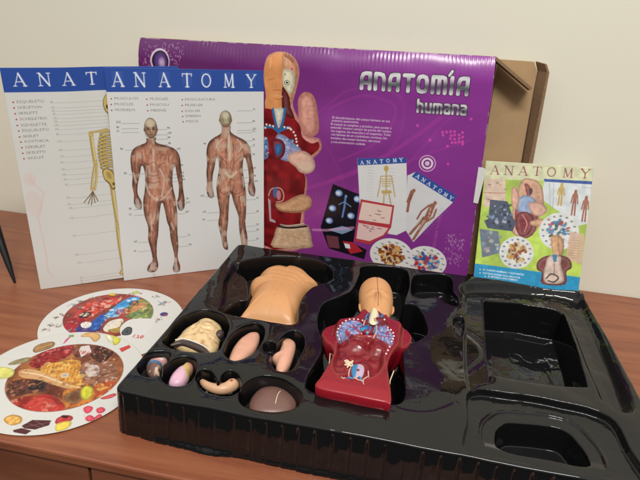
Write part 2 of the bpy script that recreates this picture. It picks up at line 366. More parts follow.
def tray_h(X, Y):
    H = np.zeros(X.shape)
    for i, (P, d, wr) in enumerate(RECESS):
        P = np.array(P)
        if i not in (13,): P = cr(P, 5, True)
        a, bb = P.min(0) - 8, P.max(0) + 8
        m = (X > a[0]) & (X < bb[0]) & (Y > a[1]) & (Y < bb[1])
        if not m.any(): continue
        x, y = X[m], Y[m]; sd = poly_sd(x, y, P)
        
        t = sstep((sd + wr * 0.45) / wr)
        if i == 13: t = t - 0.05 * (1 - np.abs(np.sin(x * 0.23))) ** 2 * 4 * t * (1 - t)
        # soft shoulder outside the rim
        sh = 0.7 * np.exp(-np.clip(-sd, 0, 50) / 3.0) * (sd < 0) + 0.7 * (sd >= 0)
        h = d * t * (0.93 + 0.07 * np.clip(sd / 14, 0, 1)) + sh * min(1, d / 12)
        H[m] = np.maximum(H[m], h) if i not in (17,) else H[m] + h
    # ridge round the finger hole of the front plateau
    P = cr(np.array(RECESS[17][0]), 5, True); m = (X > 290) & (Y < 110)
    sd = poly_sd(X[m], Y[m], P); H[m] += 1.7 * sstep((sd + 14.5) / 2.0) * sstep((Y[m] - 22) / 12) - 0.6 * np.exp(-((sd + 15) / 1.4) ** 2) * sstep((Y[m] - 22) / 12)
    H += 1.9 * (vnoise(X, Y, 47, 3) - 0.5) + 0.75 * (vnoise(X, Y, 19, 4) - 0.5) + 0.12 * (vnoise(X, Y, 7, 5) - 0.5)
    rg = 1 - np.abs(2 * vnoise(X + 0.4 * Y, Y - 0.3 * X + 400, 16, 24) - 1); rg2 = 1 - np.abs(2 * vnoise(X, Y + 77, 8, 25) - 1)
    mk = sstep((X - 270) / 60)
    mb_ = sstep((X - 365) / 15) * sstep((Y - 270) / 20)
    H += mb_ * (0.8 * (vnoise(X, Y * .6, 9, 26) - .5) + 0.35 * (vnoise(X, Y, 4, 27) - .5))
    H += 0.10 * rg ** 5 * (0.2 + .8 * mk) + 0.02 * rg2 ** 6
    # swell of the thin sheet between torso and right-hand compartment
    H += 4.2 * np.exp(-(((X - 318) / 24) ** 2 + ((Y - 150) / 34) ** 2)) + 1.6 * np.exp(-(((X - 335 - 18 * np.sin(Y / 22)) / 5) ** 2)) * sstep((Y - 118) / 25) * sstep((230 - Y) / 30) * (X < 352) - 2.4 * np.exp(-(((X - 300) / 22) ** 2 + ((Y - 82) / 20) ** 2))
    H += 1.8 * np.exp(-(((X - 160) / 14) ** 2 + ((Y - 150) / 50) ** 2))
    e = np.minimum(np.minimum(X, TW - X), np.minimum(Y, TD - Y))
    H += 2.6 * (1 - np.sqrt(np.clip(1 - (1 - np.clip(e / 3.2, 0, 1)) ** 2, 0, 1)))
    return TH - H
def rcorner(X, Y, r=9.0):
    a = np.where(X < TW / 2, X, TW - X); b_ = np.where(Y < TD / 2, Y, TD - Y)
    u, v = r - a, r - b_; m = (u > 0) & (v > 0); f = np.where(m, np.maximum(u, v) / (np.hypot(u, v) + 1e-9), 1.0)
    a2 = np.where(m, r - u * f, a); b2 = np.where(m, r - v * f, b_)
    return np.where(X < TW / 2, a2, TW - a2), np.where(Y < TD / 2, b2, TD - b2)
nx, ny = 1000, 713
gx, gy = np.meshgrid(np.linspace(0, TW, nx), np.linspace(0, TD, ny))
gz = tray_h(gx, gy); gx2, gy2 = rcorner(gx, gy)
V = np.stack([gx2, gy2, gz], -1).reshape(-1, 3); Q = gquads(ny, nx)
# side walls with pressed ribs and a ragged, flared cut edge
def side_path():
    e = [(x, 0) for x in np.linspace(0, TW, 900)[:-1]] + [(TW, y) for y in np.linspace(0, TD, 640)[:-1]] + \
        [(x, TD) for x in np.linspace(TW, 0, 900)[:-1]] + [(0, y) for y in np.linspace(TD, 0, 640)[:-1]]
    return np.array(e)
E_ = side_path(); ex, ey = rcorner(E_[:, 0], E_[:, 1])
d = np.roll(np.c_[ex, ey], -1, 0) - np.roll(np.c_[ex, ey], 1, 0); nrm = np.stack([d[:, 1], -d[:, 0]], 1); nrm /= np.linalg.norm(nrm, axis=1)[:, None]
s_ = np.concatenate([[0], np.cumsum(np.linalg.norm(np.diff(np.c_[ex, ey], axis=0), axis=1))])
top = tray_h(E_[:, 0], E_[:, 1])
wob = vnoise(s_, s_ * 0, 31, 8); wob2 = vnoise(s_, s_ * 0, 9, 9); wob3 = vnoise(s_, s_ * 0, 3.1, 10)
TOT = s_[-1] + 0.5
ph = (s_ + 5 * wob) / 15.5; groove = np.exp(-(((ph % 1) - 0.5) / 0.10) ** 2); gl = 0.35 + 0.65 * vnoise(s_, s_ * 0, 16, 12)
rows = []; NR = 26
dc = np.full(len(s_), 1e9)
for cpos in (0, TW - 4, TW + TD - 8, 2 * TW + TD - 12, TOT): dc = np.minimum(dc, np.abs(s_ - cpos))
cornr = sstep((dc - 14) / 34)
for r in range(NR + 1):
    t = r / NR
    out = 0.25 + 0.9 * t + sstep(t * 3) * (2.2 * (wob - 0.5) * t + 0.9 * (wob2 - 0.5)) - 1.3 * gl * groove * sstep((t - 0.01) * 11) * (1 - 0.3 * t) + 0.55 * gl * np.exp(-(((ph % 1) - 0.64) / 0.05) ** 2) * sstep(t * 12) + 0.35 * (vnoise(s_, s_ * 0 + t * 30, 5, 13) - .5) * sstep(t * 4)
    flare = cornr * sstep((t - 0.86) / 0.14) * (0.8 + 2.8 * wob + 0.45 * wob3)
    bot = 0.15 + 0.9 * wob2 * wob3 * cornr + 0.3 * wob3
    z = top * (1 - t) + t * bot
    p = np.c_[ex, ey] + nrm * (out + flare)[:, None]; rows.append(np.c_[p, z])
SV = np.concatenate(rows); Q2 = gquads(NR + 1, len(ex), len(V), wrap=True)[:, ::-1]
me = grid_mesh('plastic_tray', np.concatenate([V, SV]) / 1000, np.concatenate([Q, Q2]))
tray = tag(link('plastic_tray', me, M_tray), 'shiny black moulded plastic tray with shaped hollows holding the body model pieces', 'tray')

# ------------------------------------------------------------------ domed pieces
def dome(name, outline, zb, H, colf, material, parent=None, p=0.5, bump=None, rings=34, n=120, colour=True, zf=None, c=None, skirt=None):
    """outline (mm) swelled into a closed rounded piece; colf(X,Y,s)->rgb"""
    P = cr(np.array(outline), 12, True)
    # resample evenly
    L = np.concatenate([[0], np.cumsum(np.linalg.norm(np.roll(P, -1, 0) - P, axis=1))]); PP = np.vstack([P, P[:1]])
    t = np.linspace(0, L[-1], n + 1)[:-1]; P = np.c_[np.interp(t, L, PP[:, 0]), np.interp(t, L, PP[:, 1])]
    C = P.mean(0) if c is None else np.array(c)
    ss = np.sin(np.linspace(math.pi / 2, 0.002, rings)); ss = 0.5 * ss + 0.5 * np.linspace(1, 0.0, rings); ss[-1] = 0.0004
    R = C + (P - C)[None] * ss[:, None, None]; X, Y = R[..., 0], R[..., 1]; sg = np.repeat(ss[:, None], n, 1)
    Z = zb + H * (1 - sg ** 2) ** p if zf is None else zf(X, Y, sg)
    if bump is not None: Z = Z + bump(X, Y, sg)
    top = np.stack([X, Y, Z], -1).reshape(-1, 3); sk = skirt if skirt is not None else H * 0.35
    lo = []
    for k, f in ((1, 0.985), (2, 0.93), (3, 0.8), (4, 0.02)):
        zz = Z[0] * (1 - k / 4 if k < 4 else 0) + (zb - sk) * (k / 4 if k < 4 else 1)
        lo.append(np.c_[C + (P - C) * f, zz])
    lo = lo[::-1]; Vv = np.concatenate([np.concatenate(lo), top]); nr = rings + 4
    cv = colf(Vv[:, 0], Vv[:, 1], Vv[:, 2]) if colour else None
    me = grid_mesh(name, Vv / 1000, gquads(nr, n, wrap=True), cols=cv)
    return link(name, me, material, parent)
def flatcol(c, amp=0.08, sc=9, seed=1):
    base = lin(c)
    return lambda X, Y, Z: base[None] * (1 + amp * (vnoise(X + 900, Y + 900, sc, seed) - .5))[:, None]
def blend(cv, m, c): m = np.clip(m, 0, 1)[:, None]; return cv * (1 - m) + lin(c) * m

# torso front cover: chest and belly shell lying on its back, neck away
chest_out = [(59.9,179.3),(62.3,198.9),(61.7,221.3),(60.4,244.9),(56.2,245.0),(50.2,254.9),(48.6,266.6),(54.6,274.8),(53.9,289.0),(59.1,303.9),(73.4,313.7),(88.3,316.9),(92.4,330.3),(97.7,330.3),(104.1,322.1),(115.5,314.0),(128.3,298.6),(140.0,289.7),(133.2,278.4),(128.4,264.9),(127.7,240.5),(129.6,217.6),(129.4,201.6),(129.1,186.9),(121.8,183.5),(105.5,183.4),(86.8,182.6),(71.3,181.5)]
cx_, cy_ = np.array(chest_out).mean(0)
def chest_bump(X, Y, s):
    u, v = X - cx_, Y - cy_
    rib = 0.20 * np.sin((v + 0.10 * u + 0.006 * u * u) / 1.75) * sstep((v + 12) / 20) * sstep((62 - v) / 25) * (1 - s ** 4)
    pec = 1.2 * (np.exp(-(((u + 14) / 15) ** 2 + ((v - 42) / 14) ** 2)) + np.exp(-(((u - 22) / 15) ** 2 + ((v - 42) / 14) ** 2)))
    belly = 1.0 * np.exp(-((u / 16) ** 2 + ((v + 30) / 24) ** 2)) - 1.0 * np.exp(-((u - 3) / 1.6) ** 2 - ((v + 36) / 2.2) ** 2) - 0.5 * np.exp(-((u - 3) / 2.0) ** 2) * (v < 35) * (1 - s ** 3)
    return rib + pec + belly
CPO = cr(np.array(chest_out), 5, True)
def chest_z(X, Y, s):
    sd = np.clip(poly_sd(X, Y, CPO), 0, None); Z = 30 + 24 * np.sqrt(1 - (1 - np.clip(sd / 26, 0, 1)) ** 2)
    Z -= 7 * sstep((cy_ - 30 - Y) / 40)
    for _ in range(26):
        Z[1:-1] = (Z[:-2] + Z[2:] + np.roll(Z[1:-1], 1, 1) + np.roll(Z[1:-1], -1, 1)) / 4; Z[-1] = Z[-2].mean()
        Z[0] = 31
    return Z
ch = dome('torso_cover', chest_out, 20, 34, None, M_skin, zf=chest_z, bump=chest_bump, colour=False, rings=80, n=240, skirt=1)
tag(ch, 'orange skin coloured chest and belly shell of the body model in the back left hollow', 'model piece')

def gyri(X, Y, s):
    a = vnoise(X, Y, 6.5, 21); b_ = vnoise(X + 40, Y, 4.5, 22)
    return 3.6 * (1 - np.abs(2 * a - 1) ** 0.8) * (1 - s ** 3) * 1.0 + 1.2 * (b_ - .5) * (1 - s ** 4)
it_out = [(13.6,99.4),(13.0,113.7),(13.0,124.3),(18.2,139.1),(22.7,152.0),(31.0,158.0),(41.3,154.1),(50.0,147.5),(56.8,134.1),(58.4,121.8),(61.5,107.4),(59.1,95.9),(49.7,92.2),(35.5,92.0)]
def it_col(X, Y, Z):
    cv = flatcol((216, 186, 140), 0.15, 5)(X, Y, Z); a = vnoise(X, Y, 6.5, 21)
    return blend(cv, (np.abs(2 * a - 1) - 0.62) * 2.6, (160, 112, 72))
it = dome('intestines_piece', it_out, 36, 12, it_col, M_part, p=0.4, bump=gyri, rings=44, n=140, skirt=9)
tag(it, 'beige folded intestines piece with a dark band, in the rounded hollow below the orange shell', 'model piece')
bp = [(14.4,94.5),(23.0,101.0),(35.3,99.6),(48.5,95.5),(57.9,90.6)]
mb = MB(); mb.tube([(x / 1000, y / 1000 - 0.002, 0.0425) for x, y in cr(bp, 5)], [0.0018 + 0.0024 * math.sin(math.pi * i / 20) for i in range(21)], 12); mb.build('dark_band', M_dark, it)
mb = MB(); mb.tube([(x / 1000, y / 1000 - .0002, 0.0472) for x, y in cr(bp, 5)[2:]], 0.0007, 8); mb.build('white_edging', M_white, it)
nb = [(56.2,126.4)]
mb = MB(); mb.ball((nb[0][0] / 1000, nb[0][1] / 1000, 0.0425), 0.005, 0.007, 0.005); mb.build('dark_knob', M_dark, it)

lung_col = lambda X, Y, Z: blend(flatcol((216, 162, 138), 0.10, 8)(X, Y, Z), (vnoise(X, Y, 3.5, 4) - 0.7) * .6, (176, 110, 90))
lg = dome('almond_piece', [(82.8,83.2),(78.9,102.9),(80.2,123.9),(86.4,140.8),(95.2,146.0),(100.9,134.9),(102.4,115.1),(98.3,97.1),(91.1,85.5)], 39, 8, lung_col, M_part, rings=26, bump=lambda X, Y, s: 0.5 * (vnoise(X, Y, 6, 3) - .5), skirt=11)
tag(lg, 'pale pink almond shaped organ piece in the slanted oval hollow beside the intestines', 'model piece')
o2 = dome('fluted_piece', [(124.1,103.8),(128.5,111.8),(128.6,125.1),(127.6,137.8),(132.6,143.4),(140.0,139.8),(143.9,131.1),(145.7,114.5),(145.7,94.6),(142.2,83.1),(135.0,83.1),(130.4,95.3)], 39, 8, lung_col, M_part, rings=26, bump=lambda X, Y, s: 0.4 * (vnoise(X, Y, 5, 5) - .5), skirt=11)
tag(o2, 'pinkish organ piece with a pointed side, in the hollow just left of the red torso', 'model piece')

liver_out = [(122.3,29.4),(120.7,43.3),(125.0,57.0),(136.0,64.6),(148.6,63.6),(159.7,56.5),(165.2,47.0),(163.9,34.4),(148.8,24.0),(130.9,22.0)]
lv = dome('liver_piece', liver_out, 33, 9, flatcol((116, 84, 76), 0.12, 10), M_part, rings=26, skirt=10)
tag(lv, 'dull brown rounded liver piece with one pale dividing line, in the front hollow', 'model piece')
ll = cr([(147.2,51.7),(146.5,45.4),(146.9,36.6),(147.5,28.6)], 5)
lo_ = np.array(liver_out).mean(0); mb = MB()
mb.tube([(x / 1000, y / 1000, (42.2 - 4.2 * ((y - lo_[1]) / 16) ** 2 - 1.8 * ((x - lo_[0]) / 20) ** 2) / 1000) for x, y in ll], 0.00045, 8); mb.build('dividing_line', M_vessel, lv)

def heart_col(X, Y, Z):
    cv = flatcol((112, 84, 78), 0.3, 3)(X, Y, Z); u, v = X - hx, Y - hy; cv = blend(cv, (vnoise(X + 5, Y, 3, 33) - .55) * 5, (206, 176, 150))
    cv = blend(cv, (vnoise(X, Y, 5, 31) - 0.45) * 4 * (v > 1), (206, 150, 150)); cv = blend(cv, 1 - np.abs(v + 1.5 - 0.1 * u) / 3.2 + 0.6 * (np.abs(u + 2) < 7) - 0.6, (44, 120, 168))
    return blend(cv, (1.4 - np.hypot((u - 2) / 2.2, (v - 6) / 1.6)) * 2, (222, 214, 200))
h_out = [(9.9,45.3),(3.9,54.6),(2.6,63.6),(7.0,68.2),(12.4,72.6),(18.3,73.6),(21.0,66.1),(19.2,56.9),(23.0,45.1),(18.6,40.2)]
hx, hy = np.array(h_out).mean(0)
ht = dome('heart_piece', h_out, 38, 8, heart_col, M_part, rings=24, bump=lambda X, Y, s: 1.6 * (vnoise(X, Y, 4, 6) - .5) * (1 - s ** 4), skirt=6)
tag(ht, 'small heart piece painted brown, pink and blue, in the hollow at the front left corner', 'model piece')
def egg_col(X, Y, Z):
    cv = flatcol((214, 170, 190), 0.1, 6)(X, Y, Z); t = ((X - ex0) * .7 + (Y - ey0) * .7)
    cv = blend(cv, sstep((t + 1) / 5), (206, 176, 116)); cv = blend(cv, sstep((t - 7) / 4), (214, 150, 130))
    return blend(cv, (2.6 - np.hypot(X - ex0 - 9.5, Y - ey0 - 2)) * .8, (50, 110, 140))
e_out = [(36.6,37.8),(35.3,47.3),(37.3,58.8),(41.6,66.6),(42.7,71.6),(47.8,70.4),(51.0,64.0),(51.1,56.9),(52.8,48.5),(51.4,38.9),(45.9,33.8),(39.6,33.8)]
ex0, ey0 = np.array(e_out).mean(0)
eg = dome('flask_piece', e_out, 38, 9, egg_col, M_part, rings=24, skirt=8)
tag(eg, 'small egg shaped organ piece shading from lilac to yellow, between two other small pieces', 'model piece')

st = cr([(68.9,45.8),(73.9,42.4),(80.6,40.1),(88.5,39.9),(94.9,43.4),(98.7,49.2)], 4); nst = len(st)
mb = MB(); mb.tube([(x / 1000, y / 1000, 0.040) for x, y in st], [0.0030 + 0.0036 * (i / (nst - 1)) ** 0.8 for i in range(nst)], 20)
stc = mb.build('stomach_piece', mat('beige_pink_plastic', (0.62, 0.37, 0.22), 0.35, var=0.18, vscale=160))
tag(stc, 'curved sausage shaped beige stomach piece in the kidney shaped hollow at the front', 'model piece')
mb = MB(); sx_, sy_ = st[-2]; mb.ball((sx_ / 1000, sy_ / 1000, 0.0462), 0.0016, 0.0016, 0.0009); mb.build('opening', mat('red_brown_paint', (0.3, 0.08, 0.05), 0.4), stc)

# ------------------------------------------------------------------ main torso model (lying on its back, open front)
TZ = 63.0
t_out = [(184.4,41.2),(185.4,58.6),(188.2,75.8),(190.5,97.6),(186.0,111.2),(178.2,118.6),(171.8,134.9),(170.9,151.7),(178.2,162.8),(192.0,171.4),(203.8,179.6),(208.9,195.4),(215.1,204.6),(224.3,209.9),(234.6,203.2),(241.6,188.7),(252.5,182.9),(264.3,177.4),(270.5,162.0),(265.7,144.2),(256.5,133.7),(250.2,116.6),(247.6,96.1),(250.0,76.7),(253.5,55.7),(254.8,37.2),(248.4,36.8),(216.7,38.2)]
cav = cr([(196.4,137.8),(202.2,141.6),(209.4,136.9),(214.1,136.2),(221.0,139.6),(226.8,140.6),(235.7,139.9),(241.4,132.9),(243.6,123.3),(241.9,108.9),(242.7,95.8),(240.8,83.4),(234.7,70.8),(227.6,66.7),(213.6,61.7),(205.6,60.0),(198.1,67.6),(193.6,78.5),(192.3,90.3),(193.0,102.5),(191.7,121.1)], 5, True)
lungL = [(192.5,120.9),(188.2,133.6),(188.8,147.3),(192.2,158.1),(198.7,165.6),(209.1,165.3),(214.9,155.1),(214.6,143.5),(208.1,138.4),(200.5,137.2),(196.0,129.8)]
lungR = [(225.8,164.8),(233.9,169.5),(241.9,162.1),(247.8,150.1),(250.0,134.7),(247.3,127.1),(241.5,133.2),(235.1,138.3),(229.5,144.7)]
heart = [(220.1,149.2)]
thr = [(222.1,194.9),(215.9,176.4),(212.5,160.8),(217.1,155.6),(222.3,155.0),(231.1,156.5),(238.6,160.9),(241.9,168.5),(234.2,185.5)]
trach = [(220.9,187.4),(222.9,191.0),(226.1,188.9),(231.0,173.0),(230.8,157.5),(223.9,153.3),(219.5,162.8)]
hX, hY = heart[0]
tcx, tcy = 224.0, 105.0
edge_front = np.array([(184.4,41.2),(254.8,37.2)])
def tor_z(X, Y, s):
    P = cr(np.array(t_out), 6, True); sd = np.clip(poly_sd(X, Y, P), 0, None)
    Z = TZ - 2.2 * np.exp(-sd / 0.9) + 0 * X
    arm = sstep((np.abs(X - 221) - 33) / 7) * sstep((Y - 128) / 8); Z -= 7 * arm
    c = poly_sd(X, Y, cav); Z -= 8.5 * sstep((c + 0.8) / 5) - 0.9 * np.exp(-((c + 1.2) / 1.2) ** 2)
    Z += sstep(c / 3) * (6.5 * np.exp(-(((X - 211) / 10) ** 4 + ((Y - 132) / 14) ** 4)) + 6.5 * np.exp(-(((X - 236) / 10) ** 4 + ((Y - 130) / 14) ** 4)) + 2 * (vnoise(X, Y, 6, 41) - .5) + 1.2 * (1 - np.abs(2 * vnoise(X, Y, 9, 45) - 1)) ** 3 + 2.6 * np.exp(-(((X - 234) / 8) ** 2 + ((Y - 122) / 5) ** 2)))
    Z += 2.2 * sstep((poly_sd(X, Y, cr(np.array(lungL), 4, True)) + 1) / 3) + 2.2 * sstep((poly_sd(X, Y, cr(np.array(lungR), 4, True)) + 1) / 3)
    low = sstep((-c - 1) / 3) * sstep((95 - Y) / 15); Z += 0.26 * low * np.sin((np.abs(X - 218) + 0.7 * Y) / 0.5) * sstep((Y - 51) / 4)
    Z += 7.5 * sstep((poly_sd(X, Y, cr(np.array(thr), 4, True)) + 1.5) / 7)
    return Z
def tor_col(X, Y, Z):
    cv = flatcol((134, 15, 30), 0.25, 7, 2)(X, Y, Z); c = poly_sd(X, Y, cav)
    cv = blend(cv, sstep(-c / 2) * sstep((88 - Y) / 22), (150, 20, 36))
    cv = blend(cv, (0.4 * np.sin((np.abs(X - 218) + 0.7 * Y) / 0.5 + 2 * vnoise(X, Y, 9, 52)) + .1) * (c < 0) * sstep((95 - Y) / 15) * sstep((Y - 50) / 4), (96, 10, 20)); cv = blend(cv, sstep(c / 2.5) * 0.8, (120, 15, 26)); cv = blend(cv, sstep(c / 3) * (vnoise(X, Y, 5, 44) - .5) * 1.4, (150, 40, 44)); cv = blend(cv, sstep(c / 3) * (np.abs(2 * vnoise(X, Y, 9, 45) - 1) < .07) * .7, (84, 10, 18))
    cv = blend(cv, np.exp(-((c + 0.5) / 0.9) ** 2) * 0.35, (170, 90, 84))
    # organs printed in relief on the back of the cavity
    cv = blend(cv, (4 - np.hypot((X - 248) / 1.0, (Y - 120) / 1.3)) * .4 * (c > 0), (92, 66, 66))
    for P in (lungL, lungR):
        m = sstep((poly_sd(X, Y, cr(np.array(P), 4, True)) + .5) / 1.2); n = vnoise(X, Y, 3.4, 46); n2 = vnoise(X + 30, Y, 2.2, 47)
        k = cv * (1 - m[:, None]) + lin((132, 150, 196)) * m[:, None]
        k = blend(k, m * (n - .5) * 3, (74, 120, 178)); k = blend(k, m * (n2 - .55) * 3, (180, 180, 210)); k = blend(k, m * (np.abs(2 * vnoise(X, Y, 4.5, 49) - 1) < .13) * .8, (40, 70, 130)); k = blend(k, m * (np.abs(2 * vnoise(X + 9, Y, 6, 50) - 1) < .10) * .9, (150, 30, 60)); cv = blend(k, m * (vnoise(X, Y + 50, 4.2, 48) - .78) * 6, (150, 30, 60))
    m = sstep((poly_sd(X, Y, cr(np.array(thr), 4, True)) + .5) / 1.2); cv = blend(cv, m, (110, 20, 36))
    return cv
bl = root('torso_model', (0.22, 0.1, 0.02), 'opened dark red torso model with orange head lying in the middle hollow, internal organs showing', 'anatomy model')
tb = dome('body', t_out, 24, 0, tor_col, M_red, bl, zf=tor_z, rings=90, n=420, c=(tcx - 1, tcy + 8), skirt=4)
def zt(x, y): return float(tor_z(np.array([x]), np.array([y]), 0)[0])
def relief(name, outline, hgt, colf, parent, base=None, rings=14, n=60):
    C = np.array(outline).mean(0); zb = zt(*C) if base is None else base
    return dome(name, outline, zb, hgt, colf, M_part, parent, rings=rings, n=n, skirt=2.5)
relief('windpipe', trach, 1.6, lambda X, Y, Z: blend(flatcol((226, 214, 172))(X, Y, Z), (np.abs(X - np.array(trach)[:, 0].mean()) - 2.4) * .4, (130, 160, 196)), tb, 70.0)
circ = lambda x, y, r, k=1.0: [(x + r * math.cos(t), y + k * r * math.sin(t)) for t in np.linspace(0, 2 * math.pi, 13)[:-1]]
def hc(X, Y, Z):
    cv = flatcol((128, 20, 40))(X, Y, Z); u = np.hypot((X - hX), (Y - hY + .5) / .9)
    cv = blend(cv, (5.6 - u) * .8, (30, 96, 160)); cv = blend(cv, (vnoise(X, Y, 2.4, 51) - .6) * 6, (40, 150, 190)); return blend(cv, (1.2 - np.abs(X - hX - 1.5)) * (u < 6), (120, 20, 50))
relief('heart', circ(hX, hY, 8.8, 0.95), 5.0, hc, tb, 64.0)
mb = MB()
def surf(P, r, lift=0.3, n=5): return [(x / 1000, y / 1000, (zt(x, y) + lift) / 1000) for x, y in cr(P, n)]
for P, r in (([(225.1,165.7),(228.8,157.1),(230.2,149.1),(228.4,139.3)], .0008), ([(216.3,163.1),(214.5,153.9),(214.9,141.5)], .0008)):
    mb.tube(surf(P, r), r, 8)
mb.build('great_vessel', mat('pale_vessel_paint', (0.60, 0.36, 0.30), 0.35), tb)
mb = MB()
for P in ([(217.1,184.9),(215.2,170.5),(217.4,161.2)], [(230.6,191.3),(234.6,178.6),(232.8,166.9)]): mb.tube(surf(P, 0, .8), .0012, 8)
mb.build('blue_vessel', M_blue, tb)
for P in ([(212.5,170.3),(207.2,170.9),(202.4,170.0),(197.7,168.1),(193.9,164.1),(191.1,157.8),(189.4,150.7),(188.6,143.1),(188.7,135.8),(190.1,129.1),(192.8,123.9)], [(237.2,165.0),(241.9,163.1),(245.8,159.5),(248.7,154.0),(249.9,147.7),(249.3,140.4),(248.2,133.2),(246.9,125.6),(245.6,118.1),(244.3,111.2)]):
    for x, y in P:
        mb = MB(); mb.ball((x / 1000, y / 1000, (zt(x, y) + .1) / 1000), 0.00118, 0.00118, 0.0010, 10, 6); mb.build('rib_end', M_white, tb)
kid = [(x, y) for x, y in [(212.7,91.8),(217.7,96.1),(223.0,94.7),(225.1,86.1),(224.0,75.3),(219.7,72.5),(215.3,72.9),(212.4,82.0)]]
def kcol(X, Y, Z):
    kx, ky = np.array(kid).mean(0); cv = flatcol((190, 170, 190), .1, 3)(X, Y, Z); cv = blend(cv, (kx - 0.5 - X) * .8, (60, 130, 180)); return blend(cv, (2.2 - np.hypot(X - kx, (Y - ky) * .8)) * .8, (110, 24, 60))
relief('kidney', kid, 1.6, kcol, tb)
mb = MB()
for P, r in (([(211.0,88.5),(210.2,79.7),(212.4,68.8),(216.6,67.3),(222.6,69.0),(228.8,72.3),(230.6,74.5),(228.9,86.7)], .0007), ([(203.7,62.7),(207.1,57.8),(210.9,63.1),(213.7,66.5),(217.3,61.7),(223.7,60.3),(226.7,59.6)], .0006), ([(227.2,55.2),(226.1,62.0),(229.5,66.7),(227.3,71.4)], .0006)):
    mb.tube(surf(P, r, .5), r, 8)
mb.build('pale_vessel', mat('pale_pink_paint', (0.62, 0.42, 0.36), 0.35), tb)
mb = MB()
for P in ([(203.5,96.9),(205.6,99.3),(208.6,97.8),(211.4,100.4)], [(205.0,93.8),(207.9,95.2),(211.2,96.7)], [(205.7,96.4),(207.9,92.9),(207.4,89.2)], [(208.4,94.2),(210.6,91.3),(212.1,92.9)], [(204.7,91.4),(206.9,92.6)]): mb.tube(surf(P, 0, .8), .0010, 8)
mb.build('cream_vessel', M_vessel, tb)
mb = MB()
for P in ([(208.1,61.8),(212.2,60.8),(215.6,60.2)], [(220.8,64.8),(223.4,62.9),(224.6,60.6)]): mb.tube(surf(P, 0, .4), .0011, 8)
mb.build('blue_vessel', M_blue, tb)
for P, z0, z1 in (([(181.2,121.7),(184.8,119.9),(187.1,100.7),(187.4,90.0)], 56, 46), ([(254.2,94.2),(251.8,85.1),(251.7,73.6)], 56, 46)):
    mb = MB(); k = len(P); mb.tube([(x / 1000, y / 1000, (z0 + (z1 - z0) * i / (k - 1)) / 1000) for i, (x, y) in enumerate(P)], .0006, 8); mb.build('side_wire', M_vessel, tb)

# head: skin coloured, face up, centre seam
def head_mesh():
    n, m = 96, 72; u = np.linspace(0, 2 * math.pi, n, endpoint=False); v = np.linspace(-0.985, 0.998, m)
    vv, uu = np.meshgrid(v, u, indexing='ij')
    # profile along the neck-to-crown axis: half width w and half height k
    prof_v = [-1, -.8, -.62, -.5, -.34, -.1, .15, .42, .65, .82, .93, 1]
    pw = [15, 14.6, 14.2, 15.0, 17.5, 19.8, 21.2, 21.6, 20.2, 16.4, 11, 1]; pk = [5, 6, 8.5, 12, 16, 18.5, 20.5, 21.5, 20.5, 16.5, 11, 1]
    from_ = lambda a: np.interp(vv, prof_v, a)
    w, k = from_(pw), from_(pk); ker = np.ones(5) / 5
    for a in (w, k): a[2:-2] = (a[:-4] + a[1:-3] + a[2:-2] + a[3:-1] + a[4:]) / 5
    x = w * np.cos(uu); z = k * np.sin(uu); y = vv * 48.0
    up = np.clip(np.sin(uu), 0, 1)
    g = lambda cx, cy, sx, sy: np.exp(-(((x - cx) / sx) ** 2 + ((y - cy) / sy) ** 2)) * up
    z += 6.5 * g(0, -8, 3.0, 6.5) + 2.6 * g(-7, 2.5, 5.5, 2.2) + 2.6 * g(7, 2.5, 5.5, 2.2) - 2.4 * g(-7.5, -3.6, 4, 2.8) - 2.4 * g(7.5, -3.6, 4, 2.8) + 1.2 * g(-7.5, -4, 2.3, 1.6) + 1.2 * g(7.5, -4, 2.3, 1.6)
    z += 1.3 * g(0, -17.5, 5, 1.4) + 1.2 * g(0, -20.5, 4.5, 1.3) - 0.8 * g(0, -19, 5, .6) + 2.5 * g(0, -26, 6, 3.5) + 1.2 * g(-11, -10, 5, 6) + 1.2 * g(11, -10, 5, 6)
    z -= 0.5 * np.exp(-(x / 0.9) ** 2) * up * (y > -3)
    return x, y, z, n, m
x, y, z, n, m = head_mesh()
ta = math.radians(8); HX, HY, HZ = 224.0, 219.0, 58.0
def hp(x, y, z):
    tlt = math.radians(5); y2 = y * math.cos(tlt) - z * math.sin(tlt); z2 = y * math.sin(tlt) + z * math.cos(tlt)
    return HX + x * math.cos(ta) - y2 * math.sin(ta), HY + x * math.sin(ta) + y2 * math.cos(ta), HZ + z2
px_, py_, pz_ = hp(x, y, z)
hd = link('head', grid_mesh('head', np.stack([px_, py_, pz_], -1).reshape(-1, 3) / 1000, gquads(m, n, wrap=True)[:, ::-1]), M_skin, bl)
for sgn in (-1, 1):
    mb = MB(); c0 = hp(sgn * 19.6, -6, -1)
    mb.tube([tuple(np.array(hp(sgn * (19.0 + 1.5 * math.sin(a)), -6 + 6.5 * math.cos(a) , -2 + 3.2 * math.sin(a))) / 1000) for a in np.linspace(-0.6, math.pi + .3, 9)], 0.0015, 8)
    mb.ball(tuple(np.array(c0) / 1000), 0.0018, 0.0052, 0.0028); mb.build('ear', M_skin, hd)
mb = MB(); idx = n // 4
sp = [(px_[i, idx] / 1000, py_[i, idx] / 1000, pz_[i, idx] / 1000 + 0.00015) for i in range(int(m * .27), m - 1)]
mb.tube(sp, 0.00032, 6); mb.build('seam', M_seam, hd)

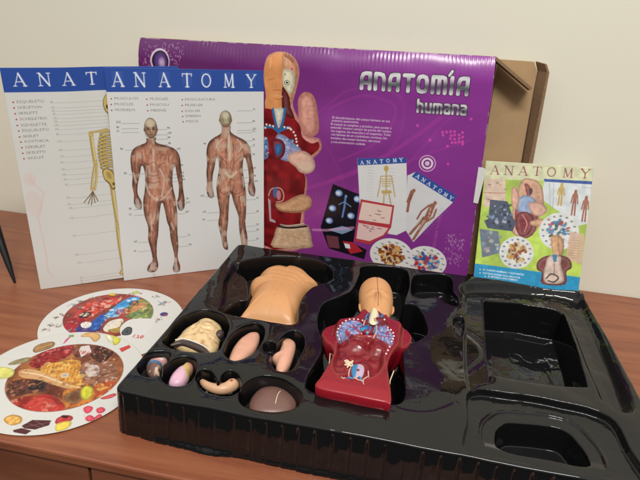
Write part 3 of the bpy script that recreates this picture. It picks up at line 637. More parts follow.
# ------------------------------------------------------------------ thin printed sheets
def sheet_mesh(name, c, place, thick=0.0004, back=(225, 225, 222)):
    """closed thin sheet: front coloured by canvas c; place(u,v)->xyz and normal offset handled by place(u,v,t)"""
    F = place(c.X, c.Y, 0.0); B = place(c.X, c.Y, -thick)
    ny_, nx_ = c.X.shape; N = nx_ * ny_
    V = np.concatenate([F.reshape(-1, 3), B.reshape(-1, 3)])
    Q = gquads(ny_, nx_)[:, ::-1]; QB = gquads(ny_, nx_)[:, :] + N
    idx = np.arange(N).reshape(ny_, nx_)
    ring = np.concatenate([idx[0, :-1], idx[:-1, -1], idx[-1, :0:-1], idx[:0:-1, 0]]); r2 = np.roll(ring, -1)
    side = np.stack([ring, r2, r2 + N, ring + N], 1)
    cols = np.concatenate([c.a.reshape(-1, 3), np.broadcast_to(lin(back), (N, 3))])
    return grid_mesh(name, V, np.concatenate([Q, QB, side]), cols=cols)
def plane_place(x0, y0, yaw, lean, h, roll, curl):
    a = np.array([math.cos(yaw), math.sin(yaw), 0]); n = np.array([-math.sin(yaw), math.cos(yaw), 0])
    b = math.sin(lean) * n + np.array([0, 0, math.cos(lean)])
    a2 = math.cos(roll) * a + math.sin(roll) * b; b2 = -math.sin(roll) * a + math.cos(roll) * b; nn = np.cross(b2, a2) * -1
    nn = np.cross(a2, b2)
    o = np.array([x0, y0, 0.0006])
    def f(U, V, t):
        u = U[..., None] / 1000; v = (h - V)[..., None] / 1000
        return o + u * a2 + v * b2 + nn * (t + curl(U, V))[..., None]
    return f
BLUEH = (44, 78, 158)
LBL = (90, 92, 100)
def bullets(c, P, words, size, col=(170, 50, 60)):
    for (x, y), w_ in zip(P, words):
        c.ell(x, y, 1.0, 1.0, col); c.text(w_, x + 3.6, y + 1.1, size, (70, 66, 80), 0.8, sx=1.25)
# --- poster with the skeleton
PW, PH = 213.0, 299.0
c = Canvas(PW, PH, 2.0, (214, 214, 210)); c.noise(0.02, 40, 3)
hb = [(6.2,29.1)][0][1]
c.poly([(-2, -2), (PW + 2, -2), (PW + 2, hb + 1), (-2, hb)], BLUEH)
cs = [p for p in [(19.0,13.9),(47.2,14.2),(75.7,14.5),(101.5,14.8)]]
step = (cs[3][0] - cs[0][0]) / 3; X0 = cs[0][0]
for lft, a_ in ((0.7, .35), (0, 1)):
    serif_word(c, 'ANATOMY', [X0 + step * i + lft for i in range(7)], [(29.3,21.7)][0][1], 15, 12, 1.5, (226, 232, 244) if lft == 0 else (120, 150, 215), a_)
names = ['ESQUELETO', 'SKELETON', 'SKELETT', 'SCHELETRO', 'SQUELETTE', 'ESQUELETO', 'SKELET', 'KOSTNICA', 'SZKIELET', 'SKELETTI', 'ISKELET']
bullets(c, [(7.9,41.0),(7.7,48.0),(7.8,55.0),(8.0,62.1),(7.8,69.6),(8.2,76.5),(8.0,84.0),(8.5,90.5),(8.4,97.8),(8.3,105.0),(8.5,112.2)], names, 4.6)
ys = [186, 211, 222, 237, 255, 270, 286, 303, 325, 356, 394, 422, 448, 478]
LP = [(49.4,41.9),(49.5,48.2),(49.5,52.2),(49.9,56.5),(49.7,61.7),(49.6,66.1),(49.5,70.8),(49.8,75.8),(50.5,82.3),(50.3,91.6),(50.3,103.1),(50.2,111.6),(50.2,119.6),(50.0,128.9),(50.1,136.1),(50.9,142.8),(51.6,150.2),(50.8,168.5),(51.2,177.7),(51.6,183.3),(50.8,197.8),(51.4,223.7),(50.6,252.5),(51.4,265.1),(51.9,288.7),(52.0,293.1),(52.1,297.2)]
for i, (x, y) in enumerate(LP):
    c.text(random.choice(['101', '24', '87', '63', '119', '42']), x, y + 1.0, 3.2, (90, 92, 100), .8)
    c.line([(x, y + 1.2), (122 + (i * 37) % 9 - (18 if 10 < i < 18 else 0), y + 1.2 + (i % 3) * .4)], 0.45, (120, 122, 128), .55)
    c.line([(150, y + 1.2), (192, y + 1.2)], 0.45, (120, 122, 128), .55)
BONE = (204, 180, 108); BD = (112, 84, 46)
def bone(P, w, w2=None, tip=1):
    c.line(P, w + .7, BD, .8, w2=None if w2 is None else w2 + .7, smooth=4); c.line(P, w, BONE, 1, w2=w2, smooth=4); c.line([(x + .25 * w, y) for x, y in P], w * .3, (228, 212, 156), .8, smooth=4); c.line([(x - .3 * w, y) for x, y in P], w * .3, (150, 122, 66), .6, smooth=4)
    if tip:
        for e in (0, -1): c.ell(P[e][0], P[e][1], w * .75, w * .7, BD, .5); c.ell(P[e][0], P[e][1], w * .62, w * .6, BONE)
cxm = [(118.3,93.1)][0][0]
mir = lambda P: [(2 * cxm - x, y) for x, y in P]
sk = [(120.8,48.1)][0]
c.ell(sk[0] + 2, sk[1], 11.5, 15.5, BD); c.ell(sk[0] + 2, sk[1] - .5, 10.6, 14.5, BONE); c.ell(sk[0] - 3, sk[1] + 3, 3, 3.4, (60, 40, 24)); c.ell(sk[0] + 7, sk[1] + 3, 3, 3.4, (60, 40, 24)); c.ell(sk[0] + 2, sk[1] + 12, 5.5, 6, BONE); c.line([(sk[0] - 2, sk[1] + 12), (sk[0] + 6, sk[1] + 12)], .9, BD)
c.line([(cxm, sk[1] + 14), (cxm, [(112.6,145.4)][0][1])], 4.2, BD, .8); c.line([(cxm, sk[1] + 14), (cxm, [(112.6,145.4)][0][1])], 2.6, BONE)
rib0 = [(93.0,82.3),(94.8,90.6),(95.2,99.9),(95.6,108.3)]
for k in range(10):
    y0 = [(119.2,85.0)][0][1] + k * 4.9; wv = 14.5 + 5.5 * math.sin(min(k, 8) / 8 * math.pi * .7)
    for sg in (-1, 1): c.line([(cxm, y0 - 2), (cxm + sg * wv * .8, y0 - 1), (cxm + sg * wv, y0 + 3), (cxm + sg * wv * .6, y0 + 7), (cxm + sg * 3, y0 + 8)], 3.1, BD, .85, smooth=4); c.line([(cxm, y0 - 2), (cxm + sg * wv * .8, y0 - 1), (cxm + sg * wv, y0 + 3), (cxm + sg * wv * .6, y0 + 7), (cxm + sg * 3, y0 + 8)], 2.0, BONE, smooth=4); c.line([(cxm, y0 - .6), (cxm + sg * wv * .8, y0 + .6), (cxm + sg * wv, y0 + 4.4), (cxm + sg * wv * .5, y0 + 9)], .9, BD, .85, smooth=4); c.line([(cxm + sg * 2, y0 + 1.6), (cxm + sg * wv * .7, y0 + 3)], 1.0, (96, 66, 40), .6, smooth=4)
for M_ in (lambda P: P, mir):
    bone(M_([(112.6,80.6),(100.5,82.6),(90.9,83.4)]), 2.4)
    bone(M_([(91.8,86.0),(91.8,105.3),(92.6,123.7)]), 4.4)
    bone(M_([(92.3,126.3),(87.0,144.6),(83.9,160.6)]), 3.0); bone(M_([(94.1,126.4),(91.8,145.0),(87.5,161.0)]), 2.4)
    for hx_ in (-9, -4, 0, 5, 9): c.line(M_([[(84.7,163.5)][0], ([(80.6,182.5)][0][0] + hx_, [(80.6,182.5)][0][1] - abs(hx_) * .5)]), 1.3, BD, .9)
    bone(M_([(110.0,158.9),(110.6,182.7),(111.6,214.4)]), 5.0); bone(M_([(110.5,218.7),(110.6,248.5),(111.9,280.8)]), 4.0); bone(M_([(113.0,220.5),(115.8,249.2),(115.4,279.8)]), 1.8)
    bone(M_([(112.2,284.0),(107.5,291.1),(113.9,293.7)]), 3)
    c.poly(M_([(100.2,136.2),(106.7,133.4),(113.5,138.6),(116.2,148.4),(115.5,160.7),(110.7,164.5),(106.6,155.8),(101.3,148.5)]), BD, smooth=4); c.poly(M_([(101.4,137.0),(106.5,134.7),(112.8,139.9),(115.0,148.3),(114.4,159.3),(110.9,162.4),(108.0,154.6),(102.0,147.2)]), BONE, smooth=4); c.poly(M_([(104.8,139.3),(109.7,139.7),(111.2,148.0),(106.3,147.6)]), (150, 120, 62), .6, smooth=4, soft=1.5); c.ell(*M_([(112.8,156.3)])[0], 1.8, 2.2, BD)
gh = [(10.7,139.7),(24.6,160.6),(12.8,193.1),(14.8,242.6),(13.0,271.6),(17.7,281.3)]
for i in range(5): c.line(gh[i:i + 2], 2.2, (226, 178, 170), .35)
c.ell(gh[0][0], gh[0][1], 7, 9, (226, 178, 170), .25); c.ell(gh[2][0] - 2, gh[2][1] - 20, 10, 18, (226, 178, 170), .22)
f1 = plane_place(-.2458, .2229, .585, math.radians(2), PH, .0241, lambda U, V: -0.0125 * sstep((U - 62) / 62) * (1 - V / 299.0) - 0.0010 * sstep((U - 62) / 40) + 0.0008 * (vnoise(U, V, 70, 6) - .5))
tag(link('skeleton_poster', sheet_mesh('skeleton_poster', c, f1), M_print), 'white anatomy poster with a blue header and a yellow skeleton, leftmost, half behind the other', 'poster')

# --- poster with the muscle figures
PW, PH = 215.7, 301.4
c = Canvas(PW, PH, 2.0, (216, 217, 216)); c.noise(0.02, 40, 5)
hb = [(4.4,30.9),(213.1,29.4)]
c.poly([(-2, -2), (PW + 2, -2), (PW + 2, hb[1][1]), (-2, hb[0][1])], BLUEH)
cs = [(15.6,16.2),(43.4,15.9),(75.2,15.6),(105.5,15.2),(131.9,14.9),(163.9,14.6),(196.9,14.2)]
for off, col_, a_, wt in ((1.2, (96, 130, 205), .55, 1.2), (0, (232, 238, 248), 1, 1.7)):
    serif_word(c, 'ANATOMY', [p[0] + off for p in cs], [(97.2,23.6)][0][1] - off * .6, 17.5, 12.5, wt, col_, a_)
for x, y in cs: c.poly([(x - 7, y - 12), (x + 7, y - 12), (x + 7, y + 6), (x - 7, y + 6)], (110, 140, 205), .10)
bullets(c, [(5.3,39.6),(4.6,47.0),(4.5,54.5),(50.4,40.2),(50.5,47.9),(50.6,55.5),(97.7,40.9),(97.3,48.7),(96.9,56.6),(97.2,63.8),(97.5,71.1)], ['MUSCULOS', 'MUSCLES', 'MUSKELN', 'MUSCLES', 'MUSCOLI', 'MIESNIE', 'MUSCULATURA', 'MUSKLER', 'KASLAR', 'SPIEREN', 'MISICE'], 4.8)
LL = [(9.8,71.0),(9.2,78.0),(8.7,83.1),(11.6,107.3),(13.8,141.5),(16.1,193.0),(15.4,201.5),(18.7,243.4),(17.6,257.4)]
RRg = [(75.9,80.0),(76.1,87.4),(75.8,93.4),(76.0,101.5),(87.5,110.0),(91.6,133.7),(92.4,145.0),(92.2,149.9),(93.3,155.0),(97.4,184.1),(97.1,190.0),(95.0,204.6),(96.8,240.9),(98.3,256.5)]
BLf = [(125.9,103.8),(118.7,181.3),(120.5,206.7),(120.1,218.8)]
BR = [(199.4,55.5),(199.3,72.8),(199.2,84.1),(199.2,87.6),(199.1,99.7),(199.0,108.3),(198.9,122.0),(198.7,143.3),(200.1,155.2),(201.6,163.6),(204.4,190.4),(204.3,212.1),(204.2,233.4),(204.1,242.2),(204.0,257.5),(205.5,279.7)]
for L_, sg in ((LL, 1), (RRg, -1), (BLf, 1), (BR, -1)):
    for i, (x, y) in enumerate(L_):
        c.text(random.choice(['12', '107', '34', '58', '96', '215']), x - 1, y + .2, 3.8, (60, 62, 74), .9, bold=.03)
        c.line([(x + (6 if sg > 0 else -1), y + 1.3), (x + sg * (28 if sg > 0 else 24), y + 1.3)], 0.55, (90, 92, 104), .8)
def figure(outline, head, extras, hcol):
    ol0 = cr(np.array(outline), 5, True)
    nv = np.roll(ol0, -1, 0) - np.roll(ol0, 1, 0); nv = np.stack([nv[:, 1], -nv[:, 0]], 1) / (np.linalg.norm(nv, axis=1)[:, None] + 1e-9)
    a_s = np.sum(ol0[:, 0] * np.roll(ol0[:, 1], -1) - np.roll(ol0[:, 0], -1) * ol0[:, 1])
    ol0 = ol0 - nv * (0.9 if a_s > 0 else -0.9)
    c.poly(ol0, (64, 40, 34), .9, soft=0.8)
    ol = ol0; cen = ol.mean(0)
    def body(X, Y):
        sd = poly_sd(X, Y, ol); n = vnoise(X, Y * .45, 3.2, 61); n2 = vnoise(X, Y, 9, 62)
        k = np.clip(sd / 7.5, 0, 1)[..., None]; b_ = lin((84, 48, 38)) * (1 - k) + lin((196, 138, 114)) * k
        st_ = 1 - np.abs(2 * vnoise(X * 1.6 + Y * .3, Y * .35, 3.0, 63) - 1); b_ = b_ * (1 - .45 * (st_ ** 4)[..., None]); b_ = b_ + lin((150, 120, 104)) * (np.clip(vnoise(X * 1.4 - Y * .3, Y * .3, 2.6, 64) - .62, 0, 1) * 1.2)[..., None]
        b_ = b_ * (0.75 + .5 * n[..., None]); q_ = np.clip((n2 - .6) * 3, 0, .6)[..., None]; return b_ * (1 - q_) + lin((206, 178, 158)) * q_
    c.poly(ol, body, 1, soft=0.9)
    for col_, a_, wd, lines in extras:
        for P in lines: c.line(P, wd, col_, a_, smooth=4, soft=.9, clip=ol)
    (hx_, hy_), rx_, ry_ = head
    c.ell(hx_, hy_, rx_, ry_, (66, 52, 44), .9); c.ell(hx_ - .4, hy_ - .4, rx_ - 1.2, ry_ - 1.2, hcol); c.ell(hx_ - 1.5, hy_ - 5, rx_ - 4, ry_ - 8, (206, 196, 168), .8, soft=2)
FO = [(46.1,92.3),(44.7,98.1),(33.1,102.6),(26.1,108.3),(22.5,119.0),(22.2,133.9),(23.3,144.0),(21.8,158.2),(23.1,171.7),(22.2,183.1),(24.5,191.6),(30.0,195.2),(34.2,191.3),(33.9,181.8),(29.9,171.1),(30.9,157.7),(34.8,143.6),(37.6,131.6),(39.8,139.8),(39.7,155.2),(37.8,168.5),(34.7,184.0),(35.2,204.2),(39.0,221.8),(37.7,240.3),(40.5,257.3),(41.5,273.3),(34.7,282.7),(33.2,290.5),(40.1,294.3),(47.4,292.4),(51.1,283.6),(50.0,268.6),(51.1,250.7),(54.3,233.2),(56.6,212.5),(61.1,188.1),(63.7,195.8),(66.5,216.7),(69.0,225.8),(70.0,243.7),(73.1,263.3),(73.8,278.3),(70.5,290.7),(72.2,297.9),(80.7,298.5),(83.3,290.0),(80.4,273.3),(82.4,255.2),(82.0,233.7),(83.2,210.5),(82.5,185.4),(79.5,166.0),(79.3,150.2),(82.2,134.8),(84.4,149.5),(86.2,163.3),(84.9,178.1),(82.4,187.6),(83.8,198.5),(88.8,202.2),(94.3,196.1),(94.9,183.1),(93.6,168.0),(93.4,151.0),(92.2,135.3),(91.0,119.8),(85.6,109.4),(76.0,104.1),(59.9,98.6),(59.4,91.6)]
WH = (214, 200, 184); DK = (84, 44, 36); RD = (168, 96, 78)
figure(FO, ([(53.1,78.8)][0], 8.6, 14.0), [
    (WH, .55, 2.4, [[(54.5,108.3),(54.0,122.3),(53.5,137.5)], [(61.3,136.9),(66.5,148.5),(65.8,160.9),(61.8,177.5)], [(40.7,155.2),(45.3,172.2),(57.5,182.5),(67.8,176.9),(76.5,165.8)], [(44.4,214.7),(44.6,226.7)], [(73.4,219.5),(76.0,228.7)], [(25.5,141.1),(28.2,154.5)], [(42.6,271.1),(39.5,287.9)], [(76.6,275.2),(76.7,293.8)]]),
    (DK, .6, 1.3, [[(39.8,126.7),(47.2,130.1),(53.3,126.3),(59.7,131.7),(68.7,128.0)], [(39.0,111.7),(38.9,126.7)], [(73.6,112.0),(74.6,128.3)], [(45.3,144.2),(51.9,146.6),(59.8,145.0)], [(44.6,154.4),(51.2,156.9),(59.2,155.3)], [(45.0,135.0),(44.0,162.7)], [(58.7,179.4),(53.3,200.4),(50.3,216.3)], [(44.9,178.4),(42.1,204.8)], [(72.6,180.4),(74.1,207.5)], [(45.4,229.5),(44.4,260.0)], [(75.8,232.5),(77.2,263.8)], [(30.2,116.3),(27.7,136.2)], [(88.8,123.8),(88.4,149.7)], [(52.4,96.4),(54.7,104.3),(60.0,97.6)]]),
    (RD, .6, 2.2, [[(43.4,115.9),(49.8,121.1)], [(60.4,121.6),(69.5,115.9)], [(50.4,185.2),(46.9,207.9)], [(67.2,186.4),(70.1,207.2)], [(24.8,162.5),(26.5,177.1)]]),
    ((176, 176, 176), .6, 5, [[(27.3,180.3),(28.2,193.0)], [(87.5,188.0),(88.9,200.0)], [(45.1,280.5),(37.2,291.0)], [(75.0,286.6),(77.6,296.3)]])], (172, 146, 122))
hd0 = [(53.0,80.7)][0]
hx0, hy0 = hd0
c.ell(hx0 - 5.5, hy0 + 1, 3.0, 9, (96, 62, 48), .55, soft=3); c.ell(hx0 + 5.5, hy0 + 1, 3.0, 9, (110, 74, 58), .5, soft=3)
c.ell(hx0, hy0 - 8.5, 6.5, 5.0, (206, 190, 164), .7, soft=3); c.ell(hx0, hy0 + 9.5, 4.0, 3.2, (126, 84, 66), .6, soft=2.5)
c.ell(hx0 - 8.4, hy0 + .5, 1.2, 2.4, (120, 76, 58)); c.ell(hx0 + 8.2, hy0 + .5, 1.2, 2.4, (120, 76, 58))
for dx in (-3.2, 3.2):
    c.ell(hx0 + dx, hy0 - .4, 2.3, 1.5, (84, 54, 42), .7, soft=1.2); c.ell(hx0 + dx, hy0 - .2, .8, .6, (24, 18, 16)); c.line([(hx0 + dx - 2, hy0 - 2.4), (hx0 + dx + 2, hy0 - 2.6)], .9, (70, 44, 34), .9)
    c.ell(hx0 + dx * 1.2, hy0 + 3.6, 1.8, 2.2, (186, 128, 104), .6, soft=1.5)
c.line([(hx0 - .4, hy0 - 1), (hx0 - .8, hy0 + 3.6)], 1.2, (120, 82, 64), .8); c.line([(hx0 + .6, hy0 - 1), (hx0 + .8, hy0 + 3.2)], 1.2, (206, 172, 142), .8); c.line([(hx0 - 1.4, hy0 + 4), (hx0 + 1.4, hy0 + 4)], .9, (84, 52, 42), .9)
c.line([(hx0 - 2.6, hy0 + 7), (hx0, hy0 + 6.7), (hx0 + 2.6, hy0 + 7)], 1.1, (110, 54, 46), .9)
BO = [(152.6,77.4),(150.3,87.9),(139.4,94.3),(131.4,101.8),(128.0,115.2),(128.4,131.0),(126.9,145.8),(127.3,161.9),(125.9,171.0),(128.5,182.4),(134.4,185.9),(138.6,181.0),(137.0,167.6),(137.5,152.4),(141.0,137.5),(144.3,124.7),(145.9,137.8),(143.5,152.7),(141.0,167.8),(142.4,187.5),(144.9,208.7),(142.3,226.6),(145.9,246.5),(149.5,266.7),(157.9,269.8),(156.3,247.5),(158.9,226.0),(160.5,204.7),(163.1,180.7),(166.9,194.6),(173.8,216.5),(174.6,234.0),(176.4,251.8),(180.4,272.4),(188.0,273.2),(189.4,253.1),(186.4,230.7),(187.8,208.0),(188.1,180.3),(185.2,159.2),(183.4,140.6),(185.7,125.5),(189.6,141.9),(191.5,158.5),(189.2,174.0),(193.4,184.9),(200.8,186.5),(203.0,176.0),(200.4,163.2),(200.1,145.5),(197.1,128.0),(195.2,110.8),(187.1,99.6),(174.0,92.3),(166.2,86.3),(165.4,77.6)]
figure(BO, ([(158.2,67.9)][0], 8.8, 11.8), [
    ((206, 198, 176), .75, 4.2, [[(161.2,88.1),(162.7,107.7),(163.3,127.5)], [(156.7,147.4),(163.7,153.9),(172.0,147.2)]]),
    (WH, .5, 2.6, [[(152.0,97.6),(143.9,107.0),(148.6,114.6)], [(174.9,98.2),(181.9,107.3),(176.7,116.1)], [(148.3,235.8),(148.7,257.7)], [(182.0,239.1),(182.7,262.5)], [(146.5,152.9),(142.1,166.9)], [(182.2,154.9),(184.1,169.5)]]),
    (DK, .6, 1.4, [[(148.4,121.9),(158.1,132.3)], [(180.6,123.3),(170.2,132.9)], [(163.6,156.9),(163.1,178.6)], [(143.9,172.1),(152.8,180.0),(162.1,176.4),(172.4,181.3),(185.0,174.8)], [(152.7,186.2),(151.0,210.3)], [(176.5,185.8),(179.2,212.7)], [(161.2,88.1),(157.4,122.3),(159.8,144.5)], [(167.5,93.1),(169.4,122.8),(166.9,144.9)], [(148.7,220.8),(148.1,241.2)], [(181.2,223.7),(183.0,244.7)]]),
    ((188, 128, 108), .6, 7, [[(152.2,164.4),(153.1,168.6)], [(172.7,165.7),(173.6,169.9)]]),
    ((176, 176, 176), .5, 5, [[(131.9,172.4),(133.5,182.8)], [(194.5,175.4),(197.6,183.1)]])], (178, 172, 140))
bx0, by0 = [(158.2,67.9)][0]
c.ell(bx0 - 5, by0 + 1, 3.4, 8, (110, 100, 78), .55, soft=3); c.ell(bx0 + 6, by0 + 2, 2.6, 7, (96, 84, 66), .6, soft=3); c.ell(bx0, by0 - 4, 4.5, 4, (206, 200, 172), .7, soft=3); c.ell(bx0, by0 + 9.5, 5.5, 3, (132, 84, 64), .7, soft=2.5)
c.ell(bx0 - 8.6, by0 + 2, 1.1, 2.4, (140, 92, 72)); c.ell(bx0 + 8.6, by0 + 2, 1.1, 2.4, (140, 92, 72))
for P in ([(43.0,296.4),(44.5,304.8)], [(76.3,300.8),(79.2,307.1)]): c.line(P, 4, (150, 140, 130), .25)
f2 = plane_place(-.1511, .2806, .5849, .0772, PH, 0, lambda U, V: 0.0012 * (vnoise(U, V, 80, 16) - .5) - 0.0022 * np.sin(np.clip(U / PW, 0, 1) * math.pi) * (V / PH))
tag(link('muscle_poster', sheet_mesh('muscle_poster', c, f2), M_print), 'white anatomy poster showing front and back muscle figures, leaning in front of the purple box', 'poster')

# ------------------------------------------------------------------ purple carton
BW_, BH_ = 520.0, 340.0
c = Canvas(BW_, BH_, 1.75, (96, 38, 116))
def bgp(X, Y):
    t = np.clip((X - 120) / 330, 0, 1)[..., None]; v = np.clip(Y / BH_, 0, 1)[..., None]
    k = lin((98, 36, 100)) * (1 - t) + lin((142, 58, 150)) * t; k = k * (1 - .15 * v)
    g = np.exp(-(((X - 240) / 90) ** 2 + ((Y - 250) / 70) ** 2))[..., None]; k = k * (1 - .5 * g) + lin((186, 76, 172)) * .5 * g; g = np.exp(-(((X - 330) / 120) ** 2 + ((Y - 100) / 26) ** 2))[..., None]; k = k * (1 - .3 * g) + lin((176, 84, 182)) * .3 * g
    return k * (0.93 + .14 * vnoise(X, Y, 30, 71)[..., None])
c.put((slice(None), slice(None)), np.ones(c.X.shape), bgp)
for P, wd, a_ in (([(254.6,212.0),(345.6,170.2),(415.3,118.6),(454.2,84.2)], 5, .35), ([(288.8,292.4),(349.8,241.7),(430.8,131.8),(468.0,83.2)], 3, .22), ([(296.5,82.2),(339.3,62.2),(375.3,65.2),(392.1,80.7),(372.2,122.5),(314.7,157.9)], 2.2, .35), ([(281.9,89.1),(324.4,54.9),(384.3,53.6),(403.1,77.0),(387.8,135.8),(300.9,190.7)], 1.6, .3), ([(249.4,273.4),(302.5,231.0),(404.0,156.6),(498.9,111.3)], 2.2, .3), ([(2.5,32.0),(128.2,83.1),(253.2,148.5)], 3, .15), ([(252.2,103.2),(299.0,144.1),(333.1,219.1)], 2, .2)):
    c.line(P, wd, (204, 74, 178), a_ * .65, soft=3.5, smooth=8)
def speck(x0, x1, y0, y1, n, col, a_, vert=True):
    for _ in range(n):
        x, y = random.uniform(x0, x1), random.uniform(y0, y1); l = random.uniform(1, 4)
        dx, dy = random.choice([(0, l), (l * .6, l * .6), (l * .7, -l * .5), (1, l)]); c.line([(x, y), (x + dx, y + dy)], .9, col, a_ * random.uniform(.5, 1))
a0, a1 = [(7.8,5.6),(71.1,42.6)]
speck(a0[0], a1[0], a0[1], a1[1], 110, (206, 160, 210), .6)
sp = [(34.9,31.6)][0]
c.ell(sp[0], sp[1], 15.5, 18, (214, 190, 214)); c.ell(sp[0] + .5, sp[1] + .5, 13.4, 15.8, (30, 16, 44)); c.ell(sp[0] + 1, sp[1] + 1, 9.5, 12, (96, 60, 132), soft=6); c.ell(sp[0] + 3, sp[1] + 2, 4, 5.5, (196, 168, 206), soft=5)
a0, a1 = [(480.9,252.4),(509.0,304.9)]
speck(a0[0], a1[0], a0[1], a1[1], 100, (214, 170, 214), .6)
c.vol = 7
# anatomical model picture
HALO = (214, 120, 130)
fig = [(199.6,20.4),(206.4,12.0),(218.8,8.5),(234.2,11.1),(245.4,20.1),(249.9,31.9),(249.0,46.4),(245.0,64.4),(241.6,79.6),(246.9,94.4),(256.7,106.5),(259.6,121.2),(274.9,126.2),(283.9,128.5),(286.3,144.1),(269.1,165.1),(261.7,179.0),(266.7,198.5),(263.0,233.1),(262.6,268.5),(256.1,313.4),(211.2,320.0),(193.7,315.0),(187.0,221.3),(187.3,121.2),(194.5,98.5),(199.1,88.9),(200.3,70.5),(196.5,43.9)]
c.poly(fig, (222, 150, 140), smooth=4)
red = [(193.9,92.4),(210.0,89.6),(229.0,86.6),(238.5,85.9),(243.5,99.3),(253.3,110.9),(257.2,127.7),(271.4,135.9),(281.5,132.5),(282.5,143.8),(265.7,160.5),(258.3,176.0),(263.9,192.1),(260.9,226.4),(257.1,265.6),(254.6,306.1),(197.2,314.5),(190.4,220.9),(190.6,120.9)]
c.poly(red, lambda X, Y: lin((128, 24, 30)) * (0.55 + .9 * vnoise(X, Y, 9, 73)[..., None]), smooth=3)
c.poly([(199.7,88.9),(200.9,70.4),(197.7,46.7),(200.2,23.2),(207.1,13.6),(218.2,10.2),(224.3,10.5),(225.2,33.3),(224.9,56.8),(225.2,86.9)], lambda X, Y: lin((216, 146, 92)) * (0.86 + .28 * vnoise(X, Y, 8, 74)[..., None]), smooth=2)
c.poly([(223.7,9.9),(233.0,11.7),(242.9,20.8),(247.5,33.5),(246.0,49.5),(241.4,67.6),(238.5,82.9),(225.9,86.9),(224.9,56.8),(224.6,33.4)], (206, 150, 110), smooth=3)
c.poly([(225.9,33.3),(237.6,32.0),(243.3,40.9),(243.0,55.6),(238.2,66.3),(231.3,63.8),(226.1,53.8)], (226, 216, 186), smooth=3)
c.poly([(224.9,58.3),(229.3,59.5),(236.4,70.9),(238.5,85.9),(245.1,100.7),(232.4,98.6),(225.2,86.9)], (104, 26, 28), smooth=2)
c.line([(227.4,12.6),(234.2,15.0),(240.5,19.8)], 4, (150, 84, 54), .8, smooth=4); c.line([(227.5,14.8),(234.3,17.3),(239.3,22.2)], 1.3, (120, 40, 34), .8)
e = [(232.0,50.4),(228.7,38.9),(213.0,69.6),(210.5,76.4),(204.6,31.6)]
c.ell(e[0][0], e[0][1], 3.8, 3.8, (60, 58, 50)); c.ell(e[0][0], e[0][1], 2.9, 2.9, (226, 226, 206)); c.ell(e[0][0], e[0][1], 1.6, 1.6, (16, 20, 20)); c.ell(e[1][0], e[1][1], 1.0, 1.0, (60, 50, 40))
c.line([(212.3,62.4),(219.3,61.4),(225.0,62.8)], 1.6, (170, 100, 64), .7); c.line([(211.8,70.9),(217.4,69.3),(225.0,70.6)], 2.4, (224, 170, 120), .8); c.line([(213.7,74.4),(219.4,75.2),(225.1,73.6)], 1.2, (180, 100, 76), .8); c.line([(203.4,48.7),(212.9,45.8)], 1.4, (176, 104, 66), .6)
c.line([(207.1,17.6),(206.5,31.5)], 1.2, (240, 196, 140), .5)
c.poly([(212.5,89.7),(228.4,87.9),(226.7,102.2),(221.7,116.7),(217.9,116.0),(215.2,103.1)], (226, 222, 206), smooth=3)
for P in ([(211.2,89.8),(213.9,103.2),(217.9,117.3),(220.5,124.7)], [(229.7,87.8),(228.0,102.1),(224.3,116.7),(220.5,124.7)], [(197.1,118.7),(210.1,116.7),(220.5,121.5),(235.8,114.5)]): c.line(P, 3.6, (44, 110, 170), .95, smooth=4)
c.poly([(181.9,139.7),(197.1,131.2),(204.4,141.2),(205.1,159.0),(201.5,166.6),(181.8,169.4)], (120, 160, 206), smooth=3); c.poly([(216.8,129.4),(229.3,127.6),(243.6,137.5),(256.2,146.9),(254.7,161.3),(233.4,167.1),(217.1,157.8)], (150, 160, 200), smooth=3)
for _ in range(70):
    lo, hi = [(183.4,133.1),(204.4,164.9)]; x, y = random.uniform(lo[0], hi[0]), random.uniform(lo[1], hi[1]); c.ell(x, y, random.uniform(.8, 2.4), random.uniform(.8, 2), random.choice([(40, 96, 160), (60, 130, 180), (160, 40, 60), (196, 206, 224)]), .8)
    lo, hi = [(218.6,131.0),(247.6,158.4)]; x, y = random.uniform(lo[0], hi[0]), random.uniform(lo[1], hi[1]); c.ell(x, y, random.uniform(.8, 2.2), random.uniform(.8, 2), random.choice([(90, 130, 190), (60, 130, 180), (190, 120, 160), (206, 206, 230)]), .7)
c.poly([(210.1,137.1),(222.2,133.9),(230.9,142.2),(228.9,158.8),(217.5,166.5),(211.6,154.8)], (120, 24, 40), smooth=4); c.poly([(215.9,143.6),(223.0,140.9),(226.7,149.7),(221.0,159.6),(216.0,155.1)], (54, 110, 170), smooth=4)
for x, y in [(201.7,113.6),(206.9,114.4),(212.0,115.3),(229.4,115.1),(234.6,115.9),(239.7,117.9),(243.6,121.4),(246.3,126.2),(247.7,131.1),(199.7,118.8),(237.8,116.2),(248.4,135.5),(249.8,141.1)]: c.ell(x, y, 1.6, 1.6, (230, 224, 214))
c.poly([(249.0,76.0),(252.6,66.2),(259.9,61.6),(269.3,63.9),(275.8,74.1),(279.5,91.9),(282.1,113.1),(277.4,122.8),(268.0,126.8),(258.9,121.3),(252.3,109.4),(250.0,91.1)], (214, 140, 128), smooth=4)
c.poly([(250.9,76.5),(254.5,68.5),(260.6,64.5),(268.1,66.3),(273.3,75.5),(277.0,92.1),(278.9,112.7),(274.7,119.9),(267.9,123.0),(260.7,118.0),(254.2,108.0),(251.9,91.0)], (216, 150, 134), smooth=4)
c.poly([(236.8,155.9),(254.5,148.5),(268.7,152.1),(276.8,162.7),(277.1,174.9),(268.1,183.1),(255.2,182.3),(247.9,175.0),(237.0,166.7)], (222, 176, 158), smooth=4); c.ell(*[(264.3,171.9)][0], 11, 8, (220, 196, 176), .7, soft=4)
